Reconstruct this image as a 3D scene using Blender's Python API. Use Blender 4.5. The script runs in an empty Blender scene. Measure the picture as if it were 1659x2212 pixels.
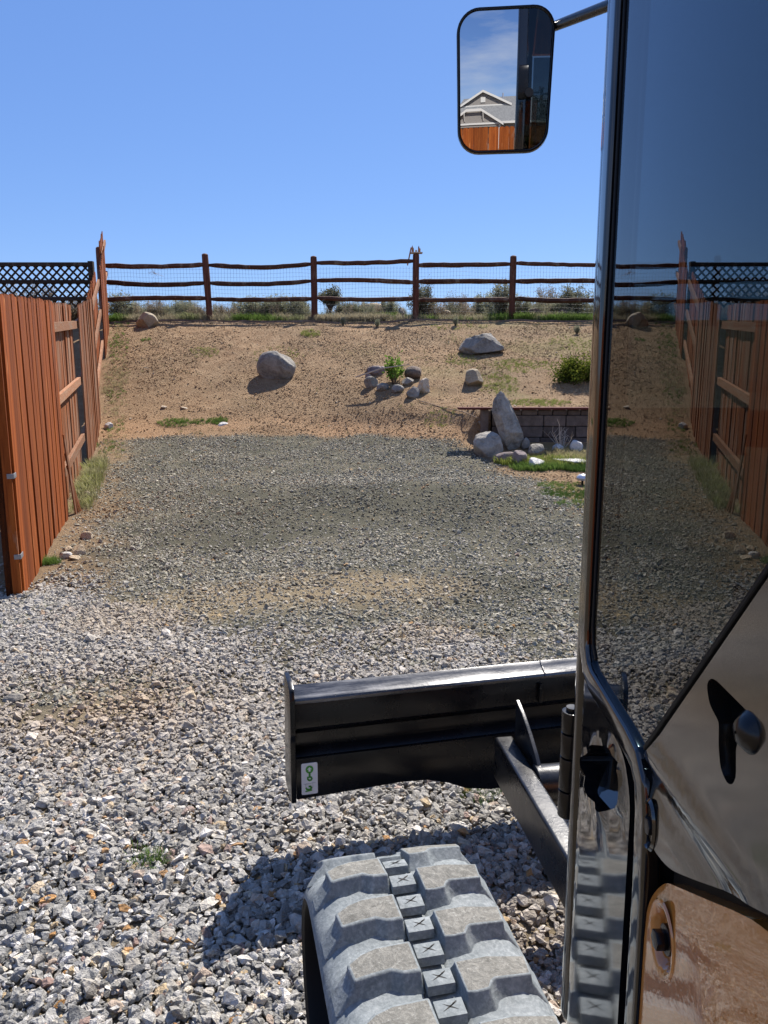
import bpy, bmesh, math, random
import numpy as np
from mathutils import Vector, Matrix, Euler
R = math.radians
sc = bpy.context.scene
C = sc.collection
random.seed(7)
RNG = np.random.default_rng(11)

# ------------------------------------------------------------------ camera
CAMH, PITCH = 1.39, R(10.5)
cam = bpy.data.cameras.new("camera")
cam.sensor_fit = 'HORIZONTAL'; cam.sensor_width = 36; cam.lens = 36.04
cam.clip_start = 0.02; cam.clip_end = 6000
camo = bpy.data.objects.new("camera", cam); C.objects.link(camo)
camo.location = (0, 0, CAMH); camo.rotation_euler = (R(90) - PITCH, 0, 0)
sc.camera = camo

# ------------------------------------------------------------------ sky and sun
SUN_AZ, SUN_EL = R(21), R(49)          # azimuth to the right of the view direction (+Y)
w = bpy.data.worlds.new("World"); sc.world = w; w.use_nodes = True
nt = w.node_tree; nt.nodes.clear()
sky = nt.nodes.new('ShaderNodeTexSky'); sky.sky_type = 'NISHITA'; sky.sun_disc = False
sky.sun_elevation = SUN_EL; sky.sun_rotation = SUN_AZ
sky.altitude = 1400; sky.air_density = 1.0; sky.dust_density = 0.25; sky.ozone_density = 3.0
hsv = nt.nodes.new('ShaderNodeHueSaturation'); hsv.inputs['Saturation'].default_value = 1.05
eve = nt.nodes.new('ShaderNodeMix'); eve.data_type = 'RGBA'; eve.inputs[0].default_value = .5; eve.inputs[7].default_value = (1.35, 2.6, 6.6, 1)
nt.links.new(sky.outputs[0], eve.inputs[6]); nt.links.new(eve.outputs[2], hsv.inputs['Color'])
# thin cirrus over the houses behind the yard
geo = nt.nodes.new('ShaderNodeTexCoord')
mp = nt.nodes.new('ShaderNodeMapping'); mp.inputs['Scale'].default_value = (2.2, 2.2, 9.0); mp.inputs['Rotation'].default_value = (0, R(14), 0)
nt.links.new(geo.outputs['Generated'], mp.inputs[0])
nz = nt.nodes.new('ShaderNodeTexNoise'); nz.inputs['Scale'].default_value = 1.6; nz.inputs['Detail'].default_value = 6; nz.inputs['Roughness'].default_value = .55
nt.links.new(mp.outputs[0], nz.inputs['Vector'])
cr = nt.nodes.new('ShaderNodeMapRange'); cr.inputs['From Min'].default_value = .42; cr.inputs['From Max'].default_value = .72; cr.inputs['To Max'].default_value = .55
nt.links.new(nz.outputs['Fac'], cr.inputs['Value'])
sx = nt.nodes.new('ShaderNodeSeparateXYZ'); nt.links.new(geo.outputs['Generated'], sx.inputs[0])
mk = nt.nodes.new('ShaderNodeMapRange'); mk.interpolation_type = 'SMOOTHSTEP'
mk.inputs['From Min'].default_value = .1; mk.inputs['From Max'].default_value = -.5
nt.links.new(sx.outputs['Y'], mk.inputs['Value'])
mu = nt.nodes.new('ShaderNodeMath'); mu.operation = 'MULTIPLY'
nt.links.new(cr.outputs[0], mu.inputs[0]); nt.links.new(mk.outputs[0], mu.inputs[1])
mx = nt.nodes.new('ShaderNodeMix'); mx.data_type = 'RGBA'
nt.links.new(mu.outputs[0], mx.inputs[0]); nt.links.new(hsv.outputs[0], mx.inputs[6]); mx.inputs[7].default_value = (6.5, 6.9, 7.6, 1)
bg = nt.nodes.new('ShaderNodeBackground'); bg.inputs['Strength'].default_value = 0.073
nt.links.new(mx.outputs[2], bg.inputs[0])
wo = nt.nodes.new('ShaderNodeOutputWorld'); nt.links.new(bg.outputs[0], wo.inputs[0])

sl = bpy.data.lights.new("sun", 'SUN'); sl.energy = 5.0; sl.angle = R(0.53); sl.color = (1, .94, .86)
so = bpy.data.objects.new("sun", sl); C.objects.link(so)
sd = Vector((math.sin(SUN_AZ)*math.cos(SUN_EL), math.cos(SUN_AZ)*math.cos(SUN_EL), math.sin(SUN_EL)))
so.rotation_euler = sd.to_track_quat('Z', 'Y').to_euler(); so.location = (5, 10, 20)
sc.view_settings.view_transform = 'Standard'; sc.view_settings.look = 'None'
sc.view_settings.exposure = 0.92; sc.view_settings.gamma = 1
sc.cycles.max_bounces = 8; sc.cycles.transparent_max_bounces = 16

# ------------------------------------------------------------------ helpers
def sstep(a, b, x):
    t = np.clip((x-a)/(b-a), 0, 1); return t*t*(3-2*t)
def vnoise(x, y, s, seed=0):
    x = np.asarray(x, float)/s + 137.3*seed + 1000; y = np.asarray(y, float)/s + 71.9*seed + 1000
    xi = np.floor(x).astype(np.int64); yi = np.floor(y).astype(np.int64); fx = x-xi; fy = y-yi
    fx = fx*fx*(3-2*fx); fy = fy*fy*(3-2*fy)
    def h(a, b):
        n = (a*374761393 + b*668265263 + seed*974711) & 0x7fffffff
        n = ((n ^ (n >> 13))*1274126177) & 0x7fffffff
        return ((n ^ (n >> 16)) & 0xffff)/65535.0
    return (h(xi, yi)*(1-fx)+h(xi+1, yi)*fx)*(1-fy) + (h(xi, yi+1)*(1-fx)+h(xi+1, yi+1)*fx)*fy
def fbm(x, y, s, seed=0, o=4):
    r = 0; a = .5
    for k in range(o): r = r + a*vnoise(x, y, s/2**k, seed+k*17); a *= .5
    return r/(1-.5**o)

PY = [-3000, 7.0, 9.75, 11.2, 12, 13, 15, 16.3, 17.5, 18.4, 20, 23, 30, 60, 300, 4000]
PZ = [0, 0, .2, .33, .58, .98, 1.78, 2.27, 2.44, 2.50, 2.6, 2.5, 1.9, -1, -14, -90]
WALL_Y = 10.45; WALL_X = 1.46
def Hbase(x, y):
    x = np.asarray(x, float); y = np.asarray(y, float)
    y0 = y; y = y + 1.0*sstep(-.9, 1.0, x)*sstep(8.5, 10.2, y)*(1-.9*sstep(12.2, 15.5, y))
    z = np.interp(y, PY, PZ)
    z = (z + np.interp(y-.35, PY, PZ) + np.interp(y+.35, PY, PZ))/3
    y = y0
    ry = np.interp(y, [WALL_Y, 11.3, 12, 13, 15, 16.4], [.85, .88, 1.0, 1.28, 1.87, 2.28])
    edge = WALL_X - .05
    s = sstep(edge-.35-2.5*sstep(10.8, 12.4, y), edge, x)*sstep(WALL_Y+.07, WALL_Y+.2, y)*(1-sstep(15.6, 16.4, y))
    z = z + np.maximum(ry-z, 0)*s
    return z
def H(x, y):
    x = np.asarray(x, float); y = np.asarray(y, float)
    k = sstep(-3, 1, y)*(1-sstep(25, 60, y))
    hill = sstep(10.8, 12, y)
    md = .10*np.exp(-((x-.3)/2.2)**2-((y-8.0)/.8)**2) + .04*np.exp(-((x+1.8)/1.2)**2-((y-6.3)/.6)**2)
    n = md + (fbm(x, y, 1.6, 3)-.5)*(.05+.07*hill) + (fbm(x, y, .35, 5, 3)-.5)*(.02+.035*hill)
    return Hbase(x, y) + n*k
def h(x, y): return float(H(np.array([x]), np.array([y]))[0])
CP, SP = math.cos(PITCH), math.sin(PITCH)
def ray(px, py):
    u = (px-829.5)/1661; v = (1106-py)/1661
    return Vector((u, CP+v*SP, v*CP-SP))
def at_y(px, py, Y):
    d = ray(px, py); return Vector((0, 0, CAMH)) + d*(Y/d.y)
def ground(px, py):
    d = ray(px, py); t = np.linspace(.5, 40, 4000)
    zz = CAMH + d.z*t - H(d.x*t, d.y*t)
    i = int(np.argmax(zz < 0)); tt = t[i]
    return Vector((d.x*tt, d.y*tt, h(d.x*tt, d.y*tt)))

def tag(o, label=None, cat=None, group=None, kind=None):
    if label: o['label'] = label
    if cat: o['category'] = cat
    if group: o['group'] = group
    if kind: o['kind'] = kind
    return o
def empty(name, loc=(0, 0, 0), rz=0):
    o = bpy.data.objects.new(name, None); C.objects.link(o); o.location = loc; o.rotation_euler = (0, 0, rz); o.empty_display_size = .1
    return o
def link(name, me, mat=None, parent=None, loc=(0, 0, 0), rot=(0, 0, 0), scl=(1, 1, 1)):
    o = bpy.data.objects.new(name, me); C.objects.link(o)
    o.location = loc; o.rotation_euler = rot; o.scale = scl
    if mat is not None and len(me.materials) == 0: me.materials.append(mat)
    if parent is not None: o.parent = parent
    return o

class MB:
    def __init__(s): s.v = []; s.f = []; s.mi = []; s.cm = 0
    def add(s, vs, fs, M=None):
        b = len(s.v)
        for p in vs:
            p = Vector(p)
            s.v.append(tuple(M @ p) if M is not None else tuple(p))
        for f in fs: s.f.append(tuple(b+i for i in f)); s.mi.append(s.cm)
        return s
    def box(s, a, b, M=None):
        x0, y0, z0 = a; x1, y1, z1 = b
        return s.add([(x0,y0,z0),(x1,y0,z0),(x1,y1,z0),(x0,y1,z0),(x0,y0,z1),(x1,y0,z1),(x1,y1,z1),(x0,y1,z1)],
                     [(0,3,2,1),(4,5,6,7),(0,1,5,4),(1,2,6,5),(2,3,7,6),(3,0,4,7)], M)
    def prism(s, poly, x0, x1, fn=None, M=None):
        """poly of (a,b) extruded from x0 to x1; fn(a,b,x)->point"""
        n = len(poly); fn = fn or (lambda a, b, x: (x, a, b))
        vs = [fn(a, b, x0) for a, b in poly] + [fn(a, b, x1) for a, b in poly]
        fs = [tuple(range(n))[::-1], tuple(range(n, 2*n))] + [(i, (i+1) % n, n+(i+1) % n, n+i) for i in range(n)]
        return s.add(vs, fs, M)
    def tube(s, pts, r, n=8, cap=True):
        pts = [Vector(p) for p in pts]; rs = r if isinstance(r, (list, tuple)) else [r]*len(pts)
        b = len(s.v); prev = None
        for i, p in enumerate(pts):
            t = (pts[min(i+1, len(pts)-1)] - pts[max(i-1, 0)]).normalized()
            if prev is None:
                a = t.orthogonal().normalized()
            else: a = (prev - t*prev.dot(t)).normalized()
            prev = a; c = t.cross(a)
            for k in range(n):
                an = 2*math.pi*k/n; s.v.append(tuple(p + (a*math.cos(an)+c*math.sin(an))*rs[i]))
        for i in range(len(pts)-1):
            for k in range(n):
                k2 = (k+1) % n
                s.f.append((b+i*n+k, b+i*n+k2, b+(i+1)*n+k2, b+(i+1)*n+k)); s.mi.append(s.cm)
        if cap:
            s.f.append(tuple(b+k for k in range(n))[::-1]); s.mi.append(s.cm)
            e = b+(len(pts)-1)*n; s.f.append(tuple(e+k for k in range(n))); s.mi.append(s.cm)
        return s
    def mesh(s, name, mats=None, smooth=False):
        me = bpy.data.meshes.new(name); me.from_pydata(s.v, [], s.f)
        if mats:
            for m in mats: me.materials.append(m)
            me.polygons.foreach_set('material_index', s.mi)
        if smooth: me.polygons.foreach_set('use_smooth', [True]*len(me.polygons))
        me.update(); return me
    def build(s, name, mat, parent=None, bevel=0, smooth=False, seg=2, fixn=True):
        mats = mat if isinstance(mat, list) else [mat]
        me = s.mesh(name, mats, smooth)
        if fixn or bevel:
            bm = bmesh.new(); bm.from_mesh(me)
            bmesh.ops.recalc_face_normals(bm, faces=bm.faces)
            if bevel:
                es = [e for e in bm.edges if len(e.link_faces) == 2 and e.calc_face_angle(0) > .35]
                bmesh.ops.bevel(bm, geom=es, offset=bevel, segments=seg, affect='EDGES', profile=.6, clamp_overlap=True)
                for f in bm.faces: f.smooth = True
            bm.to_mesh(me); bm.free()
            if bevel or smooth: 
                try: me.set_sharp_from_angle(angle=R(38))
                except Exception: pass
        return link(name, me, None, parent)

# ------------------------------------------------------------------ materials
class NM:
    def __init__(s, name):
        s.m = bpy.data.materials.new(name); s.m.use_nodes = True; s.t = s.m.node_tree; s.t.nodes.clear()
        s.out = s.n('ShaderNodeOutputMaterial')
    def n(s, ty, **kw):
        x = s.t.nodes.new(ty)
        for k, v in kw.items(): setattr(x, k, v)
        return x
    def l(s, a, b): s.t.links.new(a, b)
    def val(s, sock, v):
        if hasattr(v, 'links') or isinstance(v, bpy.types.NodeSocket): s.l(v, sock)
        else: sock.default_value = v
    def coord(s, kind='Object', scale=(1, 1, 1), off=None):
        c = s.n('ShaderNodeTexCoord'); m = s.n('ShaderNodeMapping'); m.inputs['Scale'].default_value = scale
        s.l(c.outputs[kind], m.inputs[0])
        if off is not None: s.l(off, m.inputs['Location'])
        return m.outputs[0]
    def noise(s, vec, scale, detail=4, rough=.55, dist=0):
        x = s.n('ShaderNodeTexNoise'); s.l(vec, x.inputs['Vector']); x.inputs['Scale'].default_value = scale
        x.inputs['Detail'].default_value = detail; x.inputs['Roughness'].default_value = rough; x.inputs['Distortion'].default_value = dist
        return x.outputs['Fac']
    def ramp(s, fac, stops, interp='LINEAR'):
        x = s.n('ShaderNodeValToRGB'); x.color_ramp.interpolation = interp; e = x.color_ramp.elements
        while len(e) < len(stops): e.new(.5)
        for i, (p, c) in enumerate(stops): e[i].position = p; e[i].color = tuple(c)+((1,) if len(c) == 3 else ())
        s.val(x.inputs[0], fac); return x.outputs[0]
    def mr(s, v, a, b, c=0, d=1):
        x = s.n('ShaderNodeMapRange'); s.val(x.inputs[0], v); x.inputs[1].default_value = a; x.inputs[2].default_value = b
        x.inputs[3].default_value = c; x.inputs[4].default_value = d; return x.outputs[0]
    def mix(s, f, a, b, mode='MIX'):
        x = s.n('ShaderNodeMix'); x.data_type = 'RGBA'; x.blend_type = mode
        s.val(x.inputs[0], f)
        for sock, v in ((x.inputs[6], a), (x.inputs[7], b)):
            if isinstance(v, (tuple, list)): sock.default_value = tuple(v)+((1,) if len(v) == 3 else ())
            else: s.l(v, sock)
        return x.outputs[2]
    def math(s, op, a, b=0):
        x = s.n('ShaderNodeMath'); x.operation = op; s.val(x.inputs[0], a); s.val(x.inputs[1], b); return x.outputs[0]
    def bump(s, hgt, st=.5, dist=.01):
        x = s.n('ShaderNodeBump'); x.inputs['Strength'].default_value = st; x.inputs['Distance'].default_value = dist
        s.l(hgt, x.inputs['Height']); return x.outputs[0]
    def attr(s, name, kind='GEOMETRY'):
        x = s.n('ShaderNodeAttribute'); x.attribute_name = name; x.attribute_type = kind; return x
    def rand(s):
        return s.n('ShaderNodeObjectInfo').outputs['Random']
    def pbr(s, col, rough=.8, metal=0, bump=None, ior=None, coat=0, coat_r=.05, spec=None):
        p = s.n('ShaderNodeBsdfPrincipled')
        if isinstance(col, (tuple, list)): p.inputs['Base Color'].default_value = tuple(col)+((1,) if len(col) == 3 else ())
        else: s.l(col, p.inputs['Base Color'])
        s.val(p.inputs['Roughness'], rough); s.val(p.inputs['Metallic'], metal)
        if ior: p.inputs['IOR'].default_value = ior
        if spec is not None: p.inputs['Specular IOR Level'].default_value = spec
        p.inputs['Coat Weight'].default_value = coat; p.inputs['Coat Roughness'].default_value = coat_r
        if bump is not None: s.l(bump, p.inputs['Normal'])
        s.l(p.outputs[0], s.out.inputs[0]); return s.m

def wood_mat(name, c1, c2, c3, gray=0.0, axis=2):
    m = NM(name); rd = m.rand()
    off = m.n('ShaderNodeCombineXYZ'); o = m.math('MULTIPLY', rd, 37.0); m.l(o, off.inputs[0]); m.l(o, off.inputs[1]); m.l(o, off.inputs[2])
    sc_ = [26, 26, 26]; sc_[axis] = 1.3
    v = m.coord('Object', tuple(sc_), off.outputs[0])
    g = m.noise(v, 1.0, 8, .62, .8); g2 = m.noise(v, 4.2, 4, .6)
    gm = m.math('ADD', m.math('MULTIPLY', g, .65), m.math('MULTIPLY', g2, .35))
    col = m.ramp(gm, [(.30, c3), (.47, c1), (.62, c2), (.78, c1)])
    v2 = m.coord('Object', (2.5, 2.5, .9), off.outputs[0]); wear = m.noise(v2, 2.0, 5, .7)
    grayc = m.ramp(g, [(.3, (.13, .10, .075)), (.55, (.33, .27, .20)), (.75, (.42, .36, .28))])
    col = m.mix(m.mr(wear, .62-.42*gray, .80-.35*gray, 0, .55+.3*gray), col, grayc)
    v3 = m.coord('Object', (9, 9, 1.4), off.outputs[0])
    spot = m.mr(m.noise(v3, 3.0, 2, .5), .70, .76, 0, .65)
    col = m.mix(spot, col, (.62, .27, .10))
    br = m.mr(rd, 0, 1, .72, 1.22)
    h_ = m.n('ShaderNodeHueSaturation'); m.l(col, h_.inputs['Color']); m.l(br, h_.inputs['Value'])
    return m.pbr(h_.outputs[0], m.mr(gm, .3, .7, .85, .7), 0, m.bump(gm, .45, .004), spec=.15)
M = {}
M['picket'] = wood_mat('stained_cedar', (.205, .047, .008), (.29, .080, .015), (.06, .014, .004))
M['picket_worn'] = wood_mat('worn_cedar', (.20, .058, .016), (.27, .10, .034), (.07, .02, .008), .36)
M['rail_wood'] = wood_mat('rail_wood', (.27, .12, .06), (.34, .19, .11), (.15, .06, .03), .3, axis=0)
M['shadepost'] = wood_mat('shade_toned_post', (.06, .020, .009), (.09, .03, .013), (.03, .010, .005))  # shade on the posts' camera side is put into this darker wood colour
M['split'] = wood_mat('split_rail', (.07, .030, .02), (.11, .056, .036), (.03, .014, .010), .22, axis=0)
M['splitpost'] = wood_mat('split_post', (.09, .034, .022), (.13, .06, .04), (.04, .018, .012), .15, axis=2)
M['lattice'] = wood_mat('lattice_wood', (.035, .026, .022), (.06, .045, .038), (.018, .014, .012), .1, axis=0)
M['redtimber'] = wood_mat('red_timber', (.11, .028, .022), (.16, .05, .04), (.05, .015, .012), .1, axis=0)
m = NM('galvanized'); M['galv'] = m.pbr((.5, .5, .52), .45, .85)
m = NM('dull_strap'); M['strap'] = m.pbr((.22, .22, .23), .6, .5)
m = NM('wire'); M['wire'] = m.pbr((.07, .07, .075), .6, .3)

def stone_mat(name, c1, c2, c3, sc_=4, lich=.3):
    m = NM(name); rd = m.rand(); off = m.n('ShaderNodeCombineXYZ'); o = m.math('MULTIPLY', rd, 19.0)
    m.l(o, off.inputs[0]); m.l(o, off.inputs[1])
    v = m.coord('Object', (1, 1, 1), off.outputs[0])
    a = m.noise(v, sc_, 8, .65, .6); b = m.noise(v, sc_*5, 5, .7)
    col = m.ramp(a, [(.32, c3), (.48, c1), (.66, c2)])
    col = m.mix(m.mr(b, .3, .7, .0, .5), col, m.ramp(b, [(.35, c3), (.6, c2)]))
    col = m.mix(m.mr(m.noise(v, sc_*1.7, 4, .6), .6, .68, 0, lich), col, (.30, .28, .2))
    hh = m.math('ADD', a, m.math('MULTIPLY', b, .5))
    return m.pbr(col, .85, 0, m.bump(hh, 1.0, .045), spec=.25)
M['granite'] = stone_mat('gray_boulder', (.21, .19, .165), (.34, .315, .275), (.10, .09, .075))
M['slabrock'] = stone_mat('slab_stone', (.27, .25, .215), (.42, .39, .34), (.12, .105, .09), 6)
M['tanrock'] = stone_mat('tan_boulder', (.30, .24, .16), (.42, .35, .25), (.17, .13, .09))
M['paletan'] = stone_mat('pale_sandstone', (.50, .40, .27), (.60, .50, .38), (.34, .24, .14), 7)
M['purplerock'] = stone_mat('purple_rock', (.17, .13, .125), (.28, .23, .22), (.09, .065, .06))
M['whiterock'] = stone_mat('white_rock', (.52, .50, .47), (.66, .64, .6), (.36, .34, .31))
M['brownrock'] = stone_mat('brown_rock', (.15, .11, .085), (.25, .19, .15), (.08, .055, .045))

# instanced gravel / clod / grass colour comes with each stone
m = NM('gravel_stone'); a = m.attr('col', 'INSTANCER'); v = m.coord('Object', (1, 1, 1))
nn = m.noise(v, 2.2, 5, .65); col = m.mix(1.0, a.outputs['Color'], m.ramp(nn, [(.3, (.62, .61, .60)), (.7, (1.25, 1.24, 1.22))]), 'MULTIPLY')
M['gravel'] = m.pbr(col, .9, 0, m.bump(nn, .5, .15), spec=.12)
m = NM('grass_blade'); a = m.attr('col', 'INSTANCER')
p = m.n('ShaderNodeBsdfDiffuse'); m.l(a.outputs['Color'], p.inputs[0]); tr = m.n('ShaderNodeBsdfTranslucent'); m.l(a.outputs['Color'], tr.inputs[0])
ms = m.n('ShaderNodeMixShader'); ms.inputs[0].default_value = .35; m.l(p.outputs[0], ms.inputs[1]); m.l(tr.outputs[0], ms.inputs[2]); m.l(ms.outputs[0], m.out.inputs[0]); M['grass'] = m.m

def leaf_mat(name, c1, c2, c3):
    m = NM(name); g = m.n('ShaderNodeNewGeometry'); a = m.n('ShaderNodeAttribute'); a.attribute_name = 'tint'
    col = m.ramp(a.outputs['Fac'], [(0, c3), (.5, c1), (1, c2)])
    d = m.n('ShaderNodeBsdfDiffuse'); m.l(col, d.inputs[0]); t = m.n('ShaderNodeBsdfTranslucent'); m.l(col, t.inputs[0])
    s_ = m.n('ShaderNodeMixShader'); s_.inputs[0].default_value = .4; m.l(d.outputs[0], s_.inputs[1]); m.l(t.outputs[0], s_.inputs[2])
    m.l(s_.outputs[0], m.out.inputs[0]); return m.m
M['sage'] = leaf_mat('sage_leaf', (.25, .26, .175), (.38, .39, .27), (.15, .155, .10))
M['sagedark'] = leaf_mat('dark_sage_leaf', (.14, .145, .09), (.24, .245, .16), (.07, .07, .045))
M['drybrush'] = leaf_mat('dry_brush', (.24, .20, .14), (.38, .33, .25), (.12, .09, .06))
M['juniper'] = leaf_mat('juniper_leaf', (.085, .115, .018), (.20, .22, .035), (.03, .045, .012))
M['lime'] = leaf_mat('bright_leaf', (.16, .27, .045), (.30, .42, .09), (.06, .12, .02))
m = NM('twig'); M['twig'] = m.pbr((.13, .09, .065), .9)
m = NM('pale_twig'); M['paletwig'] = m.pbr((.42, .35, .28), .9)

# machine materials
m = NM('gloss_black_paint'); v = m.coord('Object', (1, 1, 1)); nb = m.noise(v, 7, 3, .5)
M['black'] = m.pbr((.006, .006, .007), .07, 0, m.bump(nb, .03, .01), ior=1.6, coat=.5, coat_r=.04)
M['blacksoft'] = NM('black_door_paint').pbr((.012, .010, .008), .11, 0, None, ior=1.75, coat=.6, coat_r=.10)
m = NM('satin_black_paint'); v = m.coord('Object', (1, 1, 1)); nb = m.noise(v, 60, 4, .6); nc = m.noise(v, 6, 5, .7)
M['satin'] = m.pbr(m.mix(m.mr(nc, .5, .8, 0, .5), (.004, .004, .005), (.016, .015, .014)), m.mr(nc, .3, .8, .16, .40), 0, m.bump(nb, .12, .002), ior=1.42)
m = NM('scuffed_black_paint'); v = m.coord('Object', (1.5, 14, 14)); nb = m.noise(v, 3, 6, .7); v2 = m.coord('Object', (1, 1, 1)); nb2 = m.noise(v2, 90, 3, .6)
M['scuff'] = m.pbr(m.mix(m.mr(nb, .5, .72, 0, .8), (.015, .015, .017), (.22, .22, .225)), m.mr(nb, .3, .8, .2, .42), 0, m.bump(nb2, .15, .002), ior=1.9)
m = NM('worn_black_steel'); v = m.coord('Object', (1, 1, 1)); nb = m.noise(v, 120, 4, .7); nc = m.noise(v, 9, 5, .7)
M['scuff2'] = m.pbr(m.mix(m.mr(nc, .45, .75, 0, .5), (.008, .008, .009), (.045, .044, .042)), m.mr(nc, .3, .8, .22, .42), 0, m.bump(nb, .25, .002), ior=1.55)
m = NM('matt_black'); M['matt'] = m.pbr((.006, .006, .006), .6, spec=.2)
m = NM('orange_paint'); v = m.coord('Object', (1, 1, 1)); nb = m.noise(v, 26, 4, .6)
M['orange'] = m.pbr((.52, .19, .035), .05, 0, m.bump(nb, .16, .006), ior=1.6, coat=.7, coat_r=.02)
m = NM('steel'); M['steel'] = m.pbr((.62, .62, .64), .22, 1)
m = NM('mirror_glass'); M['mirror'] = m.pbr((.60, .62, .65), .0, 1)
m = NM('silver_plastic'); M['silver'] = m.pbr((.55, .56, .60), .3, .4)
def glass_mat(name, tint, fr=True):
    m = NM(name); t = m.n('ShaderNodeBsdfTransparent'); t.inputs[0].default_value = tint+(1,)
    if fr:
        g = m.n('ShaderNodeNewGeometry'); io = m.mr(g.outputs['Backfacing'], 0, 1, 1.56, 1/1.56)
        f = m.n('ShaderNodeFresnel'); m.l(io, f.inputs[0]); gl = m.n('ShaderNodeBsdfGlossy'); gl.inputs['Roughness'].default_value = 0
        gl.inputs[0].default_value = (.93, .97, 1, 1)
        mx_ = m.n('ShaderNodeMixShader'); m.l(f.outputs[0], mx_.inputs[0]); m.l(t.outputs[0], mx_.inputs[1]); m.l(gl.outputs[0], mx_.inputs[2]); m.l(mx_.outputs[0], m.out.inputs[0])
    else: m.l(t.outputs[0], m.out.inputs[0])
    return m.m
M['glass'] = glass_mat('tinted_glass', (.26, .31, .33)); M['glassin'] = glass_mat('tinted_glass_body', (.62, .66, .68), False)
# rubber: blue grey dusty rubber, beige dust on the worn lug tops
m = NM('dusty_rubber'); v = m.coord('Object', (1, 1, 1)); a1 = m.noise(v, 30, 6, .7, 1.0); a2 = m.noise(v, 160, 3, .6); a3 = m.noise(v, 9, 3, .6)
g = m.n('ShaderNodeNewGeometry')
col = m.ramp(a1, [(.28, (.09, .102, .106)), (.5, (.155, .174, .18)), (.72, (.26, .28, .285))])
col = m.mix(m.mr(a2, .45, .75, 0, .55), col, (.38, .40, .40)); col = m.mix(m.mr(a3, .35, .65, 0, .45), col, (.13, .15, .16))
M['rubber'] = m.pbr(col, .75, 0, m.bump(m.math('ADD', a1, a2), .35, .002), spec=.3)
m = NM('lug_top'); v = m.coord('Object', (1, 1, 1)); a1 = m.noise(v, 45, 6, .75, 1.5); a2 = m.noise(v, 170, 4, .7)
col = m.ramp(a1, [(.3, (.09, .088, .078)), (.5, (.165, .16, .142)), (.7, (.26, .25, .22))])
col = m.mix(m.mr(a2, .55, .75, 0, .6), col, (.40, .40, .37)); col = m.mix(m.mr(a2, .25, .42, .6, 0), col, (.09, .09, .085))
M['lug'] = m.pbr(col, .85, 0, m.bump(m.math('ADD', a1, a2), .6, .003), spec=.2)
m = NM('sticker_white'); M['sticker'] = m.pbr((.62, .62, .63), .4)
m = NM('sticker_green'); M['green'] = m.pbr((.05, .26, .03), .4)
m = NM('sticker_line'); M['line'] = m.pbr((.34, .38, .36), .4)
# wall block, house
m = NM('wall_block'); rd = m.rand(); off = m.n('ShaderNodeCombineXYZ'); o = m.math('MULTIPLY', rd, 9.0); m.l(o, off.inputs[0]); v = m.coord('Object', (1, 1, 1), off.outputs[0])
a1 = m.noise(v, 9, 7, .7); br = m.mr(rd, 0, 1, .75, 1.25)
hs = m.n('ShaderNodeHueSaturation'); m.l(m.ramp(a1, [(.3, (.075, .058, .048)), (.6, (.135, .105, .09)), (.8, (.20, .17, .15))]), hs.inputs['Color']); m.l(br, hs.inputs['Value'])
M['block'] = m.pbr(hs.outputs[0], .9, 0, m.bump(a1, .8, .015), spec=.2)
m = NM('house_siding'); v = m.coord('Object', (1, 1, 1)); wv = m.n('ShaderNodeTexWave'); wv.bands_direction = 'Z'; wv.wave_profile = 'SAW'; wv.inputs['Scale'].default_value = 1.6; m.l(v, wv.inputs[0])
M['siding'] = m.pbr((.21, .19, .17), .8, 0, m.bump(wv.outputs['Fac'], .5, .02))
m = NM('roof_shingle'); v = m.coord('Object', (1, 1, 1)); a1 = m.noise(v, 6, 6, .75); a2 = m.noise(v, .6, 3)
M['shingle'] = m.pbr(m.ramp(a1, [(.3, (.10, .10, .10)), (.7, (.25, .25, .245))]), .95, 0, m.bump(a1, .6, .03), spec=.1)
m = NM('white_trim'); M['trim'] = m.pbr((.50, .48, .44), .7)
m = NM('window_dark'); M['wdark'] = m.pbr((.02, .022, .025), .08)

# ------------------------------------------------------------------ zones of the ground
FX0, FS = -.930, -.2935           # fence line x = FX0 + FS*y
def fence_x(y): return FX0 + FS*np.asarray(y, float)
def zones(x, y):
    x = np.asarray(x, float); y = np.asarray(y, float)
    n1 = fbm(x, y, 1.3, 21)-.5; n2 = fbm(x, y, .35, 23, 3)-.5
    y1 = 3.75 - .35*sstep(-.3, .6, x) + .9*(1-sstep(-2.6, -1.6, x-.05*y))
    loose = 1-sstep(-.45, .5, (y-y1) + n1*2.2 + n2*1.2)
    far = (1-sstep(-.10, .10, (y-11.35) + n1*.35 + n2*.3))*(1-sstep(.43, .49, Hbase(x, y)+n2*.08))
    xr = np.interp(y, [0, 5.5, 7.2, 9.4, 10.3, 12], [6, 2.6, 1.95, 1.5, .95, .7])
    right = 1-sstep(-.25, .15, x-xr + n2*.5 + n1*.3)
    lf = sstep(.12, .75, (x-fence_x(y)) + n2*.5 + n1*.4)
    gr = far*right*(.25+.75*np.maximum(lf, sstep(4.9, 4.4, y)))
    gr = gr*sstep(-9, -4.5, x)
    # dirt showing through in the loose part
    patch = np.exp(-(((x+1.15)/.45)**2+((y-3.0)/.35)**2)) + .5*np.exp(-(((x-.36)/.25)**2+((y-2.0+.35)/.2)**2))
    return loose, gr, np.clip(patch*1.1+n2*.6*patch, 0, 1), n1, n2

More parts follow.
